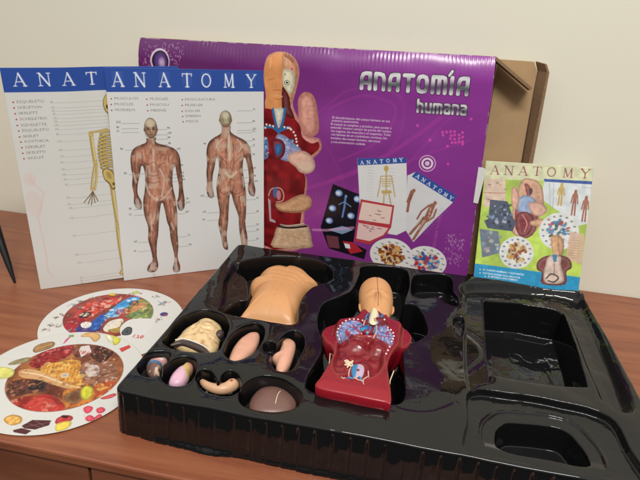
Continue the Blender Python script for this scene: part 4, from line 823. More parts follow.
c.line([(205.4,226.1),(209.0,215.7),(216.4,211.8),(225.2,212.3),(229.7,221.7),(227.7,231.9),(218.1,235.4)], 1.6, (216, 180, 170), .8, smooth=4); c.ell(*[(216.4,219.4)][0], 4, 9, (50, 110, 170), .8); c.ell(*[(221.7,223.4)][0], 3.5, 8, (200, 140, 150), .8)
c.poly([(204.6,230.1),(207.0,269.8),(216.8,271.7),(216.1,267.8),(209.3,264.7),(208.4,234.2)], (206, 196, 206), .7)
c.poly([(216.6,238.7),(230.6,233.8),(247.4,222.6),(260.4,217.3),(270.6,219.9),(274.5,229.3),(269.7,240.6),(256.7,248.4),(238.3,250.7),(221.9,248.9)], (206, 156, 116), smooth=4); c.line([(219.6,247.6),(238.3,249.2),(256.7,246.1),(271.1,238.1)], 1.5, (146, 90, 60), .8, smooth=4)
c.poly([(219.9,277.7),(238.6,273.6),(265.3,267.6),(272.2,276.2),(275.7,295.7),(273.1,308.3),(212.6,316.3),(214.0,296.3)], (214, 178, 144), smooth=3)
c.line([(220.7,276.8),(238.7,277.5),(266.8,270.6)], 3.2, (40, 34, 40), 1, smooth=4); c.line([(224.4,273.1),(238.6,273.2),(263.0,266.3)], 1.0, (214, 210, 206), 1, smooth=4)
for k in range(14):
    q0 = [(220.0,284.1),(271.5,305.2)]; x = random.uniform(q0[0][0], q0[1][0]); y = random.uniform(q0[0][1], q0[1][1]); c.line([(x - 5, y), (x, y + random.uniform(-3, 3)), (x + 5, y)], 1.0, (170, 124, 92), .6, smooth=3)
c.vol = 0
# metallic title
def metal(X, Y):
    v = (Y - ty0) / th_; g = 0.5 + .5 * np.cos(v * 7.0 + .6 * np.sin(X / 9)); return lin((96, 96, 106)) * (1 - g[..., None]) + lin((222, 222, 226)) * g[..., None]
TB = { # condensed rounded capitals, unit box y down
 'A': [[(0, 1), (0, .3), (.12, .06), (.35, 0), (.75, 0), (.75, 1)], [(.05, .62), (.75, .62)]],
 'n': [[(0, 1), (0, 0), (.35, 0), (.64, .06), (.75, .3), (.75, 1)]],
 'T': [[(.4, .0), (.4, 1)], [(0, 0), (.8, 0)]],
 'O': [[(.1, .06), (.0, .25), (0, .75), (.1, .95), (.37, 1), (.65, .95), (.75, .75), (.75, .25), (.65, .06), (.37, 0), (.1, .06)]],
 'm': [[(0, 1), (0, 0), (.8, 0), (1.02, .06), (1.1, .3), (1.1, 1)], [(.55, 0), (.55, 1)]],
 'I': [[(0, 0), (0, 1)]], 'h': [[(0, 1), (0, -.45)], [(0, .1), (.3, 0), (.6, .1), (.68, .35), (.68, 1)]],
 'u': [[(0, 0), (0, .7), (.1, .95), (.35, 1), (.68, 1)], [(.68, 0), (.68, 1)]],
 'a': [[(.05, 0), (.5, 0), (.65, .12), (.68, .3), (.68, 1)], [(.68, .45), (.2, .45), (.02, .58), (.02, .85), (.15, 1), (.68, 1)]]}
def title(word, P0, P1, h, wts, wd, ang, scx):
    tot = sum(w_ for w_ in wts); x = P0[0]; L = P1[0] - P0[0]
    for ph in (0, 1):
        x = 0.0
        for ch, w_ in zip(word, wts):
            for st in TB[ch]:
                Q = [(x + a * scx * (L / tot), (b_ - 1) * h) for a, b_ in st]
                Q = [(P0[0] + a * math.cos(ang) - b_ * math.sin(ang), P0[1] + a * math.sin(ang) + b_ * math.cos(ang)) for a, b_ in Q]
                c.line(Q, wd + (1.9 if ph == 0 else 0), (28, 20, 34) if ph == 0 else metal, 1 if ph else .9)
            x += w_ * L / tot
P0, P1, P2 = [(340.8,51.0),(490.6,49.8),(340.9,30.6)]
h_ = P0[1] - P2[1]; ty0 = P2[1]; th_ = h_ + 6
an = math.atan2(P1[1] - P0[1], P1[0] - P0[0])
title('AnATOmIA', P0, P1, h_, [1, 1.02, 1.0, 1.0, 1.02, 1.30, .48, .80], 5.4, an, .78)
q0 = [(460.9,26.7),(464.3,21.3)]; c.line(q0, 6, (28, 20, 34), .9); c.line(q0, 3.6, (210, 210, 214))
P0, P1 = [(422.2,77.7),(489.8,76.7)]; ty0 = P0[1] - 14; th_ = 18
title('humana', P0, P1, 11.5, [.84, .84, 1.14, .84, .84, .62], 3.4, math.atan2(P1[1] - P0[1], P1[0] - P0[0]), .72)
para = ['El descubrimiento del cuerpo humano es una', 'aventura apasionante.', 'El manual es completo y practico, para ayudar a', 'entender nuestro cuerpo: las partes del cuerpo,', 'los organos, los musculos y el esqueleto. Todo', 'con laminas de un crecimiento continuo, los', 'modelos del cuerpo humano, ejercicios', 'y una presentacion cuidada.']
pl = [(300.8,96.4),(300.2,100.8),(298.9,106.0),(299.1,110.8),(300.1,115.9),(300.3,121.0),(299.8,126.3),(300.7,131.9)]
pe = [(406.1,95.1)][0]; an = math.atan2(pe[1] - pl[0][1], pe[0] - pl[0][0]) * .9
for t_, (x, y) in zip(para, pl): c.text(t_, x, y, 4.5, (226, 206, 226), .85, bold=.015, sx=1.02, ang=an)
# pixel squares
for x, y in [(459.8,103.4),(465.3,102.9),(470.7,101.7),(476.2,101.3),(460.9,107.5),(472.1,107.2),(476.8,106.1),(483.0,105.6),(487.4,101.7),(471.8,111.5),(477.4,111.7),(483.6,110.5),(488.1,108.0),(474.6,117.0),(484.1,115.4),(488.9,114.3),(479.4,116.5),(468.9,122.5),(489.3,117.8),(424.0,97.1),(443.5,116.1),(496.7,82.3),(472.4,148.3)]: c.poly([(x - 1.7, y - 1.7), (x + 1.7, y - 1.7), (x + 1.7, y + 1.7), (x - 1.7, y + 1.7)], (218, 84, 176), .9)
x, y = [(443.0,150.1)][0]
c.ell(x, y, 11.5, 11.5, (236, 200, 226), ring=1.0); c.ell(x, y, 8.4, 8.4, (236, 210, 230)); c.ell(x, y, 5.6, 5.6, (116, 44, 130)); c.ell(x, y, 3.4, 3.4, (236, 200, 226), .9)
x, y = [(238.7,31.2)][0]; c.ell(x, y, 1.6, 1.6, (220, 60, 130))
x, y = [(470.3,276.2)][0]; c.text('DESCUBRE TU CUERPO', x - 3, y + 4, 6, (190, 90, 176), .8, ang=-1.5)
# printed thumbnails of the contents
Z = lambda P: P
bc = [(306.1,195.4),(348.3,207.9),(347.0,227.7),(342.0,289.8),(363.8,298.4),(360.6,315.4),(303.7,304.8),(289.4,269.1)]
c.poly(bc, (20, 20, 30))
for x, y in [(315.9,209.0),(306.9,234.9),(302.7,256.3),(344.6,215.3),(336.1,243.8),(328.0,268.5)]: c.ell(x, y, 5.6, 5.2, (120, 150, 200)); c.ell(x - 1, y, 3.4, 3, (206, 216, 232)); c.ell(x, y, 5.8, 5.4, (40, 60, 120), ring=.8)
c.line([(326.3,215.7),(325.4,230.8),(322.8,247.3)], 3, (90, 130, 190)); c.line([(316.8,227.5),(324.9,222.0),(335.3,228.7)], 1.3, (110, 150, 200)); c.ell(*[(327.0,213.0)][0], 2, 2.4, (110, 150, 200))
for P, col_ in (([(298.5,281.9),(317.5,282.0),(321.0,302.3),(303.6,302.9)], (110, 60, 70)), ([(300.7,272.2),(323.5,262.7),(340.7,266.8),(324.1,276.5)], (130, 150, 180)), ([(324.7,288.5),(341.9,288.0),(358.0,301.6),(338.7,309.2)], (176, 40, 54)), ([(327.5,291.9),(336.1,292.5),(338.2,299.8),(330.4,299.9)], (220, 224, 230))): c.poly(P, col_)
wp = [(341.0,152.1),(412.4,145.1),(424.3,255.6),(407.9,266.8),(353.3,265.1)]
c.poly(wp, (222, 222, 224)); c.poly([(341.0,152.1),(412.3,144.3),(413.4,152.3),(342.5,162.7)], (52, 84, 160))
qa = [(348.7,158.7),(406.4,148.9)]; an = math.atan2(qa[1][1] - qa[0][1], qa[1][0] - qa[0][0])
serif_word(c, 'ANATOMY', [qa[0][0] + (qa[1][0] - qa[0][0]) * i / 6 for i in range(7)], qa[0][1] + 1.6, 5, 4.4, .9, (226, 232, 244), 1, an)
BN = (196, 168, 96)
c.ell(*[(384.5,163.4)][0], 3.4, 4.6, BN)
for P, wd in (([(384.8,168.3),(387.4,203.4)], 2), ([(377.3,175.7),(393.3,174.0)], 1.6), ([(377.4,176.6),(376.8,191.8),(374.7,208.3)], 1.6), ([(393.4,174.9),(396.9,189.5),(400.6,205.3)], 1.6), ([(379.3,180.5),(392.9,179.1)], 1.4), ([(378.7,184.0),(393.9,182.3)], 1.4), ([(379.8,187.2),(393.4,185.7)], 1.4), ([(380.8,190.5),(392.8,189.2)], 1.4), ([(382.3,199.7),(392.7,198.5)], 5), ([(384.1,202.0),(384.6,221.0)], 2), ([(391.3,201.2),(396.0,219.6)], 2)): c.line(P, wd, BN)
for y0 in range(100, 300, 14):
    for x0, x1 in ((226, 254), (310, 350)): c.line([[(268.1,131.8)][0], ][:0] or [(wp[0][0] + (x0 - 176) * .33, wp[0][1] + (y0 - 66) * .33), (wp[0][0] + (x1 - 176) * .33, wp[0][1] + (y0 - 66) * .33)], .4, (150, 150, 156), .6)
for x0 in (232, 348): pass
c.poly([(428.2,163.8),(488.6,195.1),(485.1,205.5),(462.0,234.8),(434.2,275.0),(420.2,256.2),(416.2,170.8)], (216, 216, 220)); c.poly([(428.1,163.0),(489.3,194.2),(485.8,204.6),(422.6,171.8)], (52, 84, 160))
qa = [(430.4,170.9),(481.2,198.5)]; an = math.atan2(qa[1][1] - qa[0][1], qa[1][0] - qa[0][0]); LQ = math.hypot(qa[1][0] - qa[0][0], qa[1][1] - qa[0][1])
serif_word(c, 'ANATOMY', [qa[0][0] + LQ * i / 6 for i in range(7)], qa[0][1] + 2, 5, 4.6, .9, (226, 232, 244), 1, an)
FL = (158, 104, 86)
for P, wd in (([(456.7,213.2),(450.0,234.6)], 8), ([(450.8,234.5),(441.2,253.4),(433.8,270.5)], 4.2), ([(445.8,233.4),(436.7,248.6),(428.1,262.3)], 4.2), ([(451.9,212.9),(441.7,223.5),(436.4,236.4)], 2.8), ([(462.8,218.4),(460.0,230.8),(451.2,238.9)], 2.8), ([(425.4,194.8),(421.2,210.6)], 6), ([(422.0,210.5),(420.9,226.1)], 4)): c.line(P, wd, FL)

for P, wd in (([(454.6,216.8),(452.9,231.7)], 2), ([(448.6,237.4),(440.4,253.5)], 1.3), ([(442.9,236.4),(435.1,248.9)], 1.3), ([(459.1,221.4),(454.8,234.9)], 1)): c.line(P, wd, (210, 176, 152), .8)
for P in ([(452.8,222.2),(457.8,224.1)], [(451.0,228.4),(455.9,229.6)], [(446.0,235.1),(442.1,245.3)], [(424.2,199.1),(422.6,207.8)]): c.line(P, 1.0, (90, 44, 36), .8)
for k in range(11):
    q0, q1 = [(464.1,215.7),(477.1,208.2)]; c.line([(q0[0] + 5 - k * 2.6, q0[1] + k * 3.8), (q0[0] + 15 - k * 2.6, q0[1] + 4 + k * 3.8)], .5, (130, 130, 140), .7)
c.ell(*[(460.2,208.5)][0], 2.6, 3.2, FL); c.ell(*[(427.6,192.8)][0], 2.4, 3, FL)
pc = [(349.6,214.7),(400.8,219.0),(398.7,255.4),(390.6,270.1),(367.4,288.1),(343.5,285.9),(346.7,252.4)]
c.poly(pc, (184, 60, 70)); c.poly([(352.3,218.8),(397.8,222.0),(395.8,250.4),(348.2,248.6)], (232, 206, 196)); c.poly([(348.5,253.9),(394.7,256.9),(387.3,269.6),(367.1,282.5),(346.6,280.8)], (230, 196, 192))
for _ in range(16):
    q0 = [(353.4,223.0),(393.0,268.8)]; x, y = random.uniform(q0[0][0], q0[1][0]), random.uniform(q0[0][1], q0[1][1]); c.line([(x, y), (x + random.uniform(2, 6), y + random.uniform(-1, 2))], 1.4, random.choice([(60, 40, 50), (150, 50, 60), (120, 110, 110)]), .8)
for cc, R1, pal in (([(456.0,305.8)][0], 31, [(50, 130, 190), (190, 40, 50), (210, 190, 170), (40, 90, 150)]), ([(402.2,301.7)][0], 33, [(140, 60, 30), (206, 140, 60), (90, 30, 24), (216, 190, 130)])):
    c.ell(cc[0], cc[1], R1, R1 * .86, (224, 224, 222)); 
    for _ in range(130):
        t = random.uniform(0, 6.28); r = R1 * .60 * math.sqrt(random.random()); c.ell(cc[0] + r * math.cos(t), cc[1] + .86 * r * math.sin(t), random.uniform(2, 4), random.uniform(1.5, 3), random.choice(pal), .85, ang=t)
    for k in range(14): t = k * 6.28 / 14; c.line([(cc[0] + R1 * .8 * math.cos(t), cc[1] + R1 * .69 * math.sin(t)), (cc[0] + R1 * .8 * math.cos(t) + 3, cc[1] + R1 * .69 * math.sin(t) + 1)], 2, random.choice([(70, 90, 70), (60, 60, 70), (150, 60, 50), (60, 70, 140)]), .7)
c.line([(277.4,275.4),(298.2,273.5),(340.5,263.2)], 3, (240, 170, 214), .5, soft=3)
# worn edges
e_ = np.minimum(np.minimum(c.X, BW_ - c.X), np.minimum(c.Y, BH_ - c.Y)); mw = np.clip(1 - e_ / 1.6, 0, 1) * (vnoise(c.X, c.Y, 5, 77) > .62) * .6
c.a = c.a * (1 - mw[..., None]) + lin((190, 176, 180)) * mw[..., None]

BQ = np.array([[-.178, 0.0], [.352, 0.0], [.336, .344], [-.180, .332]]); BY = 0.42; BD_ = 0.0435
def bxz(s, t):
    s, t = np.asarray(s)[..., None], np.asarray(t)[..., None]
    return (1 - s) * (1 - t) * BQ[0] + s * (1 - t) * BQ[1] + s * t * BQ[2] + (1 - s) * t * BQ[3]
def box_place(U, V, t):
    s, v = U / BW_, 1 - V / BH_; p = bxz(s, v)
    topcurl = (0.0100 + 0.0022 * (vnoise(U, V * 0, 45, 86) - .5)) * np.clip((v - 0.90) / 0.10, 0, 1) ** 2
    flute = 0.00017 * np.sin(U * 2 * math.pi / 5.6 + 5 * vnoise(U, V, 40, 84)) * np.clip(1.6 * vnoise(U, V * 2, 26, 85) - .25, 0, 1.2) * (0.25 + .75 * sstep((v - .72) / .25)) * (0.4 + vnoise(U, V, 22, 83))
    bow = -0.004 * np.sin(math.pi * np.clip(v, 0, 1)) * np.sin(math.pi * np.clip(s, 0, 1)) + 0.0014 * (vnoise(U, V, 60, 81) - .5) + 0.0005 * (vnoise(U, V, 18, 82) - .5) * (0.3 + v)
    y = BY + topcurl + bow - flute - t
    return np.stack([p[..., 0], y, p[..., 1]], -1)
bx = root('purple_carton', (0.09, 0.44, 0), 'large purple cardboard carton printed with a body model picture, its right end standing open', 'box')
fp = link('front_panel', sheet_mesh('front_panel', c, box_place, 0.003, (150, 118, 84)), M_carton, bx)
def quadplate(name, pts, thick, m, parent=bx):
    b_ = MB(); b_.plate(pts, thick); return b_.build(name, m, parent, bevel=0.0006)
T = lambda s, t, y: (float(bxz(s, t)[0]), y, float(bxz(s, t)[1]))
yb = BY + BD_
quadplate('back_panel', [(-.178, yb, 0), (.350, yb, 0), (.3425, yb, .3385), (-.180, yb, .331)], (0, -0.003, 0), M_kraft)
quadplate('top_panel', [(-.180, BY + .0106, .3315), (-.180, yb - .0035, .3300), (.336, yb - .0035, .3415), (.336, BY + .0106, .3435)], (0, 0, -0.003), M_purple)
quadplate('bottom_panel', [(-.176, BY + .004, .0005), (-.176, yb - .004, .0005), (.350, yb - .004, .0005), (.350, BY + .004, .0005)], (0, 0, 0.003), M_kraft)
quadplate('end_panel', [(-.1785, BY + .004, .004), (-.1785, yb - .004, .004), (-.1795, yb - .004, .326), (-.1795, BY + .0112, .326)], (0.003, 0, 0), M_purple)
# open end: dust flap drooping from the top edge, tall back flap with its tuck lip, and the front tuck tab
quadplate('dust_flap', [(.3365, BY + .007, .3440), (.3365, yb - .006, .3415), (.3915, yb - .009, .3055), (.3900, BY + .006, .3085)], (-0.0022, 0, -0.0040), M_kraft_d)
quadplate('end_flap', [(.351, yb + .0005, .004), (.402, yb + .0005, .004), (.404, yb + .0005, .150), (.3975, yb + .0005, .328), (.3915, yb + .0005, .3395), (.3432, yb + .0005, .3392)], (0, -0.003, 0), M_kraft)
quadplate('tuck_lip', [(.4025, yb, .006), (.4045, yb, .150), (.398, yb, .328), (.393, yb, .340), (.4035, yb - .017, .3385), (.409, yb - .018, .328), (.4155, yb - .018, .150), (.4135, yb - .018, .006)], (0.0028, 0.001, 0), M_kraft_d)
tt = MB(); r_ = 0.005
tp = [(.3400, .1400)] + [(.3468, .1395)] + [(.3492, .1850)] + [(.3492 - r_ + r_ * math.cos(a), .1885 + r_ * math.sin(a)) for a in np.linspace(0, math.pi / 2, 5)] + [(.3382, .1935)]
tt.plate([(x, BY - .001, z) for x, z in tp], (0, 0.0016, 0)); tt.build('tuck_tab', M_white, bx)

# ------------------------------------------------------------------ booklet leaning at the right
KW, KH = 148.0, 206.5
c = Canvas(KW, KH, 2.2, (182, 206, 96))
c.put((slice(None), slice(None)), np.ones(c.X.shape), lambda X, Y: lin((176, 204, 84)) * (0.8 + .5 * vnoise(X, Y, 30, 91)[..., None]))
hb = [(-0.3,26.7),(155.2,20.7)]
c.poly([(-2, -2), (KW + 2, -2), (KW + 2, hb[1][1]), (-2, hb[0][1])], (214, 216, 178))
cs = [(14.3,12.8),(33.6,12.3),(53.6,11.4),(72.5,10.6),(92.1,10.5),(114.1,10.3),(137.4,9.6)]
for off, col_, a_ in ((1.0, (216, 150, 150), .6), (0, (128, 46, 62), 1)):
    for (x, y), ch in zip(cs, 'ANATOMY'): serif_word(c, ch, [x + off], y + 6 - off * .4, 12.5, 11, 1.2, col_, a_)
cb = [(-0.8,153.3),(155.7,166.1)]
c.poly([(-2, cb[0][1]), (KW + 2, cb[1][1] - 8), (KW + 2, KH + 2), (-2, KH + 2)], (28, 150, 200))
t0 = [(8.1,160.9),(8.6,166.1),(16.4,170.4)]
for (x, y), tx in zip(t0, ['EL CUERPO HUMANO Y SUS PARTES', 'INSTRUCCIONES PARA MONTAR', 'EL MODELO ANATOMICO']): c.text(tx, x + 4, y + 1.6, 3.6, (226, 240, 246), .95, bold=.02, ang=.03); c.ell(x, y + .8, .9, .9, (226, 240, 246))
# pale pink cards
c.poly([(1.4,25.6),(29.8,25.4),(35.1,67.3),(3.0,67.2)], (222, 196, 176)); c.line([(1.8,46.9),(31.9,45.4)], 1.2, (190, 90, 90), .7)
for _ in range(14):
    q0 = [(3.6,29.2),(31.0,62.1)]; x, y = random.uniform(q0[0][0], q0[1][0]), random.uniform(q0[0][1], q0[1][1]); c.line([(x, y), (x + 3, y + random.uniform(-1, 1))], 1.2, random.choice([(150, 90, 90), (110, 100, 96), (190, 130, 120)]), .7)
# white poster with figures
c.poly([(83.1,21.5),(147.9,21.3),(149.7,79.3),(137.7,84.0),(83.8,50.5)], (216, 222, 224)); c.poly([(83.0,20.6),(148.5,19.4),(148.2,23.9),(84.3,24.6)], (50, 86, 160))
for x, y, h_, cl in (([(108.4,26.9)][0] + (30, BN)), ([(127.9,35.3)][0] + (34, FL)), ([(143.0,43.0)][0] + (34, FL))):
    c.ell(x, y, 2, 2.6, cl); c.line([(x, y + 3), (x, y + h_ * .42)], 5, cl); c.line([(x - 3, y + 5), (x - 4.5, y + h_ * .5)], 1.8, cl); c.line([(x + 3, y + 5), (x + 4.5, y + h_ * .5)], 1.8, cl); c.line([(x - 1.4, y + h_ * .42), (x - 2, y + h_)], 2.4, cl); c.line([(x + 1.4, y + h_ * .42), (x + 2, y + h_)], 2.4, cl)
for P in ([(97.4,26.8),(99.7,62.8)], [(91.1,24.5),(95.8,58.6)]): c.line(P, .8, (150, 160, 170), .7)
c.line([(136.2,28.4),(148.0,29.3)], 1, (150, 160, 170), .6)
c.vol = 4
c.poly([(52.5,25.6),(69.5,22.5),(81.8,32.5),(87.3,59.3),(83.5,71.5),(81.1,96.4),(58.8,107.8),(44.2,95.2),(46.0,62.7)], (206, 160, 132), smooth=4)
c.poly([(57.4,30.7),(64.6,56.6),(49.5,62.4),(51.2,94.6),(65.9,109.0),(79.5,97.5),(80.2,64.4),(69.2,59.0),(65.5,33.7)], (150, 74, 70), smooth=3)
c.poly([(51.1,53.1),(60.8,45.9),(74.4,51.2),(78.7,67.3),(68.1,72.8),(52.0,69.6)], (146, 166, 200), smooth=4); c.poly([(52.5,74.1),(65.2,70.3),(76.0,81.3),(71.3,102.0),(58.6,106.0),(51.6,89.9)], (128, 44, 52), smooth=4)
c.poly([(40.1,40.2),(44.8,35.3),(52.4,48.4),(50.9,66.9),(43.6,64.7)], (222, 170, 146), smooth=4); c.poly([(67.2,56.4),(84.4,55.9),(92.4,66.1),(83.9,75.1),(71.4,71.6)], (216, 168, 150), smooth=4); c.poly([(71.9,83.5),(86.9,78.5),(92.7,84.4),(83.0,89.8),(73.3,88.9)], (214, 166, 130), smooth=4)
c.ell(*[(67.1,40.0)][0], 2.4, 5, (70, 50, 60)); c.line([(59.6,75.4),(67.0,86.7),(64.8,98.9)], 1.6, (210, 140, 130), .9, smooth=4)
# dark cards
c.poly([(11.7,56.3),(36.6,57.0),(44.8,75.7),(51.4,88.1),(48.3,100.4),(12.6,99.1),(6.1,88.4),(12.0,85.1)], (74, 84, 104))
for _ in range(34):
    q0 = [(10.5,61.9),(44.2,95.2)]; x, y = random.uniform(q0[0][0], q0[1][0]), random.uniform(q0[0][1], q0[1][1]); c.ell(x, y, random.uniform(1, 3), random.uniform(1, 3), random.choice([(130, 150, 180), (30, 40, 60), (170, 180, 200), (60, 70, 96)]), .75)
c.poly([(1.1,101.0),(28.1,102.3),(35.8,133.4),(9.1,143.7)], (110, 122, 136))
for _ in range(20):
    q0 = [(5.0,104.4),(31.4,133.8)]; x, y = random.uniform(q0[0][0], q0[1][0]), random.uniform(q0[0][1], q0[1][1]); c.ell(x, y, random.uniform(1.5, 4), random.uniform(1, 3), random.choice([(190, 150, 140), (130, 150, 170), (80, 130, 170), (196, 190, 180)]), .75)
for cc, R1, pal in (([(111.8,94.5)][0], 27, [(60, 130, 180), (170, 60, 60), (220, 200, 190), (60, 90, 60)]), ([(56.9,131.2)][0], 24, [(200, 150, 70), (150, 70, 50), (216, 190, 130), (120, 60, 40)])):
    c.ell(cc[0], cc[1], R1, R1, (222, 224, 222)); 
    for _ in range(70):
        t = random.uniform(0, 6.28); r = R1 * .58 * math.sqrt(random.random()); c.ell(cc[0] + r * math.cos(t), cc[1] + r * math.sin(t), random.uniform(1.5, 4), random.uniform(1.2, 3), random.choice(pal), .85, ang=t)
    for k in range(16): t = k * 6.28 / 16; c.ell(cc[0] + R1 * .82 * math.cos(t), cc[1] + R1 * .82 * math.sin(t), 1.9, 1.4, random.choice([(70, 100, 80), (60, 60, 80), (150, 70, 60), (60, 80, 150)]), .75)
c.poly([(126.9,93.1),(146.6,95.8),(149.3,140.1),(124.8,133.5)], (214, 180, 156), .9)
for k in range(8): c.line([([(128.4,105.7)][0][0], [(128.4,105.7)][0][1] + k * 3.6), ([(142.6,104.3)][0][0], [(142.8,106.1)][0][1] + k * 3.6)], .9, (170, 120, 110), .6)
# bust at the bottom right
c.poly([(102.0,106.4),(105.8,101.5),(114.2,100.7),(120.3,109.2),(120.5,125.7),(114.3,131.9),(106.8,126.2)], (214, 166, 120), smooth=4); c.poly([(111.7,100.9),(119.5,109.3),(121.2,124.7),(116.7,129.8),(112.6,116.4)], (196, 150, 110), smooth=3)
c.poly([(87.1,143.0),(93.1,135.0),(104.7,130.1),(122.6,129.2),(132.7,135.5),(134.7,146.3),(128.6,152.5),(129.0,170.9),(97.4,173.6),(95.7,157.9),(88.2,153.2)], (124, 60, 56), smooth=3)
c.poly([(103.1,131.2),(118.5,130.5),(119.8,142.4),(126.7,165.6),(113.7,171.8),(99.5,168.7),(98.8,146.5)], (216, 190, 176), smooth=4); c.poly([(106.3,129.0),(113.1,128.3),(113.5,139.3),(109.2,139.8)], (70, 130, 170)); c.line([(102.5,164.6),(108.6,157.5),(118.6,161.9),(113.4,169.0),(105.5,168.0)], 2.2, (40, 30, 30), .9, smooth=4); c.line([(110.6,140.6),(112.6,157.9)], 1, (120, 60, 60), .8)
c.a = c.a * (0.80 + 0.25 * vnoise(c.X, c.Y, 6, 97)[..., None]) + 0.035 * vnoise(c.X, c.Y, 3, 98)[..., None] + 0.012  # random mottling, plus a faint glare haze painted into the cover colours
c.line([(147.9,0.9),(154.0,166.2)], 1.6, (110, 190, 206), .5)
c.vol = 0
f3 = plane_place(.3586, .385, -.05, .3, KH, .055, lambda U, V: 0.0006 * (vnoise(U, V, 60, 96) - .5))
def f3b(U, V, t): r = f3(U, V, t); r[..., 2] = r[..., 2] + 0.0002; return r
tag(link('instruction_booklet', sheet_mesh('instruction_booklet', c, f3b, 0.003, (226, 226, 216)), M_gloss), 'green and cyan anatomy booklet leaning on the wall right of the purple box', 'booklet')

# ------------------------------------------------------------------ the two cardboard dials on the left
RD_ = 88.0
def disc(name, ctr, z0, c, label, tilt=(0, 0)):
    nr_, na = 200, 800; r = RD_ * np.linspace(0.004, 1, nr_)[:, None]; a = np.linspace(0, 2 * math.pi, na, endpoint=False)[None]
    X, Y = r * np.cos(a), r * np.sin(a)
    fx2 = (X + 90) * c.k; fy2 = (Y + 90) * c.k; i, j = np.clip(fx2.astype(int), 0, c.nx - 2), np.clip(fy2.astype(int), 0, c.ny - 2); u, v = (fx2 - i)[..., None], (fy2 - j)[..., None]
    A = c.a; cv = (A[j, i] * (1 - u) + A[j, i + 1] * u) * (1 - v) + (A[j + 1, i] * (1 - u) + A[j + 1, i + 1] * u) * v
    zz = z0 + 0.00035 * np.abs(vnoise(X + 200, Y + 200, 60, 17)) + tilt[0] * X / 1000 + tilt[1] * Y / 1000
    top_ = np.stack([ctr[0] + X / 1000, ctr[1] + Y / 1000, zz], -1)
    edge = top_[-1].copy(); edge[:, 2] -= 0.0008; inner = top_[0].copy(); inner[:, 2] -= 0.0008
    V = np.concatenate([top_.reshape(-1, 3), edge, inner]); cols = np.concatenate([cv.reshape(-1, 3), np.broadcast_to(lin((206, 202, 196)), (2 * na, 3))])
    Q = gquads(nr_ + 2, na, wrap=True)
    return tag(link(name, grid_mesh(name, V, Q, cols=cols), M_print), label, 'printed disc', 'printed cardboard discs')
c = Canvas(180, 180, 2.6, (206, 204, 200), -90, -90); c.vol = 3
ci = [(-13055.8,15878.4)][:0] or (5.0, 5.0)
CI = np.array((5.0, 4.5)); RI = 59.0
ring_in = [(CI[0] + RI * math.cos(t), CI[1] + RI * math.sin(t)) for t in np.linspace(0, 6.283, 49)[:-1]]
def inner1(X, Y):
    n, n2 = vnoise(X + 99, Y + 99, 15, 101)[..., None], vnoise(X + 99, Y + 99, 5, 102)[..., None]
    k = lin((170, 106, 60)) * (1 - n) + lin((92, 40, 28)) * n; return k * (.7 + .6 * n2)
c.poly(ring_in, inner1)
def busy(P, pal, n, s0, s1, a_=.75):
    P = np.array(P); lo, hi = P.min(0), P.max(0); PC = cr(P, 4, True)
    for _ in range(n):
        x, y = random.uniform(lo[0], hi[0]), random.uniform(lo[1], hi[1])
        if poly_sd(np.array([x]), np.array([y]), PC)[0] < 0: continue
        s = random.uniform(s0, s1); t = random.uniform(0, 3.1); col_ = random.choice(pal)
        if random.random() < .5: c.ell(x, y, s, s * random.uniform(.35, .9), col_, a_, ang=t, clip=ring_in)
        else: c.line([(x - s * math.cos(t), y - s * math.sin(t)), (x + .3 * s, y + .3 * s), (x + s * math.cos(t), y + s * math.sin(t))], s * .35, col_, a_, smooth=3, clip=ring_in)
def ip(P, col_, a_=1, sm=4, tex=0.35, sc=4, sd=1):
    base = lin(col_); c.poly(P, lambda X, Y: base * (1 - tex / 2 + tex * vnoise(X + 99, Y + 99, sc, sd)[..., None]), a_, smooth=sm, clip=ring_in)
ip([(-20.4,-50.1),(-18.3,-40.9),(-5.0,-33.8),(10.1,-28.8),(33.2,-39.7),(35.3,-51.5),(23.1,-63.5),(5.3,-63.6),(-14.9,-56.9)], (158, 42, 38), tex=.9, sc=7, sd=3)       # red peppers
ip([(-5.1,-45.9),(2.4,-35.3),(17.9,-35.4),(31.6,-48.4),(25.1,-58.2),(10.2,-58.3)], (186, 62, 54), .8, tex=.8, sc=9, sd=9)
ip([(-47.1,18.4),(-45.6,35.1),(-34.8,49.6),(-21.3,55.9),(-13.4,38.8),(-21.3,20.4),(-29.1,7.8),(-42.8,8.1)], (136, 30, 34), tex=.9, sc=3, sd=4)  # berries
ip([(-43.8,-25.5),(-39.8,-17.3),(-27.3,-12.4),(-10.0,-9.5),(2.7,-22.7),(-10.3,-30.8),(-22.5,-39.5),(-31.4,-40.1)], (84, 48, 40), tex=.8, sc=3, sd=5)   # dark bread
ip([(-27.0,-17.1),(-12.7,-10.2),(-2.1,-22.2),(-17.3,-28.2)], (30, 26, 30), sm=0, tex=.3)
ip([(-29.5,12.9),(-16.3,22.9),(-1.6,31.3),(18.4,16.1),(29.0,-5.3),(26.1,-15.4),(4.7,-7.3),(-13.3,-0.3),(-26.1,3.6)], (206, 146, 62), tex=.5, sc=2.2, sd=6)   # pasta
for k in range(26):
    x, y = [(-29.1,7.8),(4.3,22.4)][0][0] + k * 2.2, [(-16.4,13.5)][0][1]; c.line([(x, y + 6), (x + 6, y - 8), (x + 10, y - 20 + (k % 4))], .9, (222, 172, 84) if k % 2 else (160, 100, 40), .7, smooth=4, clip=ring_in)
ip([(-47.5,-2.4),(-36.2,3.8),(-13.6,0.2),(18.2,-8.3),(32.1,-10.0),(31.9,-14.7),(13.3,-15.2),(-15.4,-11.0),(-37.8,-11.5)], (196, 150, 104), tex=.2)
c.line([(-42.3,-3.9),(-21.3,-3.0),(12.2,-9.0),(31.5,-11.1)], 2.2, (224, 196, 156), .9, smooth=4, clip=ring_in)
